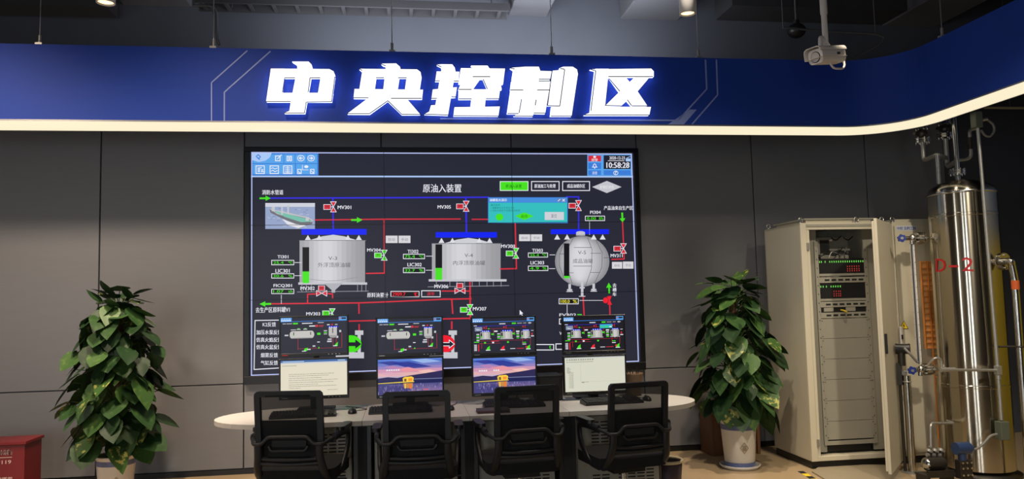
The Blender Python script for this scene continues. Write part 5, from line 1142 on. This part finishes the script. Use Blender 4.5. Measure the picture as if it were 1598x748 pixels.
def gvalve(z, xw, r):
    q = MB(); xr = aty(1450, 372, YG).x
    q.cyl((xw, YG, z), (gx+.02, YG, z), .009, M_stain2); q.cyl((gx-.06, YG, z), (gx-.02, YG, z), .018, M_stain2); q.cyl((gx, YG, z-.05), (gx, YG, z+.02), .018, M_stain2)
    q.ell((gx+.01, YG, z), (.03, .03, .035), M_stain2); q.cyl((gx+.04, YG, z), (gx+.085, YG, z), .05, M_stain2, seg=24); q.cyl((gx+.095, YG, z), (gx+.11, YG, z), .045, M_stain2, seg=24); q.cyl((gx+.02, YG, z), (TX_-math.sqrt(TR_**2-(YG-TY_)**2)-.014, YG, z), .014, M_stain2)
    for k in range(6): a = k*math.pi/3; q.cyl((gx+.03, YG+.036*math.cos(a), z+.036*math.sin(a)), (gx+.12, YG+.036*math.cos(a), z+.036*math.sin(a)), .007, M_galv, seg=8)
    q.build('gauge_valve', t)
xw = aty(1405, 373, YG).x; gvalve(g0.z, xw, .04); handwheel((xw, YG-.012, g0.z), (-.35, -1, 0), .031, t)
zl = aty(1440, 577, YG).z; xl = aty(1419, 580, YG).x; gvalve(zl, xl, .04); handwheel((xl, YG-.03, zl), (-.3, -1, 0), .031, t)
bx_ = atz(1422, 738, 0).x; pz_ = aty(1414, 590, YG).z
# support post with the transmitter standing on it
t = thing('transmitter_post', 'steel post with a black transmitter head left of the level gauge', 'transmitter', (bx_, YG-.0, 0))
xp = bx_+.014
q = MB(); q.cyl((xp, YG, .006), (xp, YG, pz_+.02), .030, M_stain2, seg=24); q.build('post', t)
q = MB(); q.cyl((xp, YG, 0), (xp, YG, .006), .085, M_galv, seg=28); q.build('base_plate', t)
EX = Vector((.766, -.643, 0))          # the head and its bracket stand square to the cabinet door
x2 = Vector((xp, YG, 0))-EX*.052; Me = Matrix.Translation((x2.x, x2.y, 0)) @ Matrix.Rotation(math.atan2(EX.y, EX.x), 4, 'Z')
q = MB(); q.bx(-.02, .022, -.025, .025, pz_-.06, pz_+.12, M_iron, Me); q.cyl((0, 0, 0), (0, 0, pz_-.05), .012, M_iron, M=Me); q.tube([(xp+.034*math.cos(k*math.pi/8), YG+.034*math.sin(k*math.pi/8), pz_-.03) for k in range(16)], .005, M_galv, 6, True); q.bx(.0, .055, -.018, .018, pz_+.025, pz_+.06, M_stain2, Me); q.build('manifold', t, bevel=.004)
h0 = x2.copy(); h0.z = aty(1410, 545, YG).z; h0 += EX*.022
q = MB()
for a_, b_, r_ in ((-.032, .055, .042), (-.04, -.032, .046), (.055, .068, .046)): q.cyl(h0+EX*a_, h0+EX*b_, r_, M_black, seg=28)
q.cyl((h0.x, h0.y, pz_+.1), (h0.x, h0.y, h0.z-.03), .03, M_iron); q.build('transmitter_head', t, bevel=.006)
q = MB(); q.tube(bend([h0+EX*.03+Vector((-.03, -.035, .01)), h0+EX*.06+Vector((-.03, -.045, -.03)), aty(1432, 566, YG-.06)], .05), .011, mat('grey_cable', (120, 118, 112), .5), 8); q.build('cable', t)
# small bent pipe, pump and blue transmitter at the foot of the tank
YQ = -1.80
t = thing('feed_pump', 'small dark pump on a tray at the foot of the steel tank', 'pump', aty(1465, 748, YQ).xy.to_3d())
pc = aty(1459, 724, YQ); q = MB(); q.cyl((pc.x-.07, YQ, pc.z), (pc.x+.06, YQ, pc.z), .052, M_iron, seg=28); q.ell((pc.x-.07, YQ, pc.z), (.03, .05, .05), M_stain2); q.ell((pc.x+.06, YQ, pc.z), (.03, .05, .05), M_iron); q.build('motor', t)
q = MB()
for k in range(3): q.cyl((pc.x-.03+.05*k, YQ+.02, pc.z+.03), (pc.x-.02+.05*k, YQ+.02, pc.z+.095), .018, M_iron); q.cyl((pc.x-.03+.05*k, YQ+.02, pc.z+.085), (pc.x-.02+.05*k, YQ+.02, pc.z+.1), .026, M_galv)
q.cyl((pc.x-.05, YQ+.02, pc.z+.065), (pc.x+.075, YQ+.02, pc.z+.055), .016, M_galv); q.build('fittings', t)
q = MB(); zt0 = max(pc.z-.08, .03); q.bx(pc.x-.13, pc.x+.085, YQ-.10, YQ+.06, zt0, zt0+.012, M_iron); q.bx(pc.x-.13, pc.x+.085, YQ-.10, YQ-.09, zt0+.012, zt0+.05, M_iron)
for x in (pc.x-.12, pc.x+.075): q.bx(x-.01, x+.01, YQ-.09, YQ+.05, 0, zt0, M_iron)
q.bx(pc.x-.05, pc.x+.05, YQ-.03, YQ+.03, zt0+.012, pc.z-.045, M_iron); q.build('tray', t)
t = thing('bent_pipe', 'thin bent steel pipe at the lower left of the tank above the pump', 'pipe', aty(1452, 690, YQ+.1))
q = MB(); s0 = ont(1478, 657, .014); q.tube(bend([s0, (s0.x-.03, s0.y-.12, s0.z)]+[aty(x, y, YQ+.02) for x, y in ((1452, 661), (1453, 700))]+[(pc.x-.02, YQ+.02, pc.z+.128)], .045), .010, M_galv, 10); q.build('pipe', t)
t = thing('pressure_transmitter', 'blue pressure transmitter on a bolted manifold at the foot of the tank', 'transmitter', aty(1500, 748, -1.92).xy.to_3d())
pt = aty(1501, 700, -1.92); q = MB(); q.cyl((pt.x-.055, -1.92, pt.z), (pt.x+.055, -1.92, pt.z), .046, M_bluet, seg=28); q.cyl((pt.x+.055, -1.92, pt.z), (pt.x+.085, -1.92, pt.z), .022, M_bluet); q.cyl((pt.x, -1.92, pt.z-.085), (pt.x, -1.92, pt.z-.03), .03, M_bluet); q.build('transmitter_head', t, bevel=.005)
q = MB(); zm = pt.z-.17; q.bx(pt.x-.045, pt.x+.055, -1.95, -1.89, zm-.05, zm+.085, M_iron)
for dx in (-.03, .005, .04):
    for dz in (-.02, .03, .07): q.cyl((pt.x+dx, -1.95, zm+dz), (pt.x+dx, -1.962, zm+dz), .008, M_chrome, seg=8)
q.cyl((pt.x, -1.92, 0), (pt.x, -1.92, zm-.05), .02, M_iron); q.cyl((pt.x, -1.92, 0), (pt.x, -1.92, .008), .06, M_iron); q.build('manifold', t, bevel=.003)

# ------------------------------------------------------------------ floor plate and hazard tape before the cabinets
def fl(x, y, z=.0): return atz(x, y, z)
q = MB(); pts = [fl(1284, 727), fl(1267, 738), fl(1330, 775), fl(1420, 770), fl(1398, 728)]
q.prism([p+Vector((0, 0, .012)) for p in pts], (0, 0, -.0115), M_plate)
tag(q.build('floor_plate', origin=fl(1340, 750), bevel=.003), 'thin grey floor plate lying before the open control cabinet', 'plate')
q = MB(); A, B_ = fl(1249, 736), fl(1284, 757); d = (B_-A).normalized(); nn = Vector((-d.y, d.x, 0)); L_ = (B_-A).length*1.8; k = 0
while k*.09 < L_:
    a_, b_ = A+d*k*.09, A+d*min((k+1)*.09, L_); q.prism([a_+nn*.025+Vector((0, 0, .001)), b_+nn*.025+Vector((0, 0, .001)), b_-nn*.025+Vector((0, 0, .001)), a_-nn*.025+Vector((0, 0, .001))], (0, 0, .0012), M_ink if k % 2 == 0 else M_yellow); k += 1
tag(q.build('hazard_tape', origin=A), 'black and yellow hazard tape on the floor by the grey plate', 'tape')
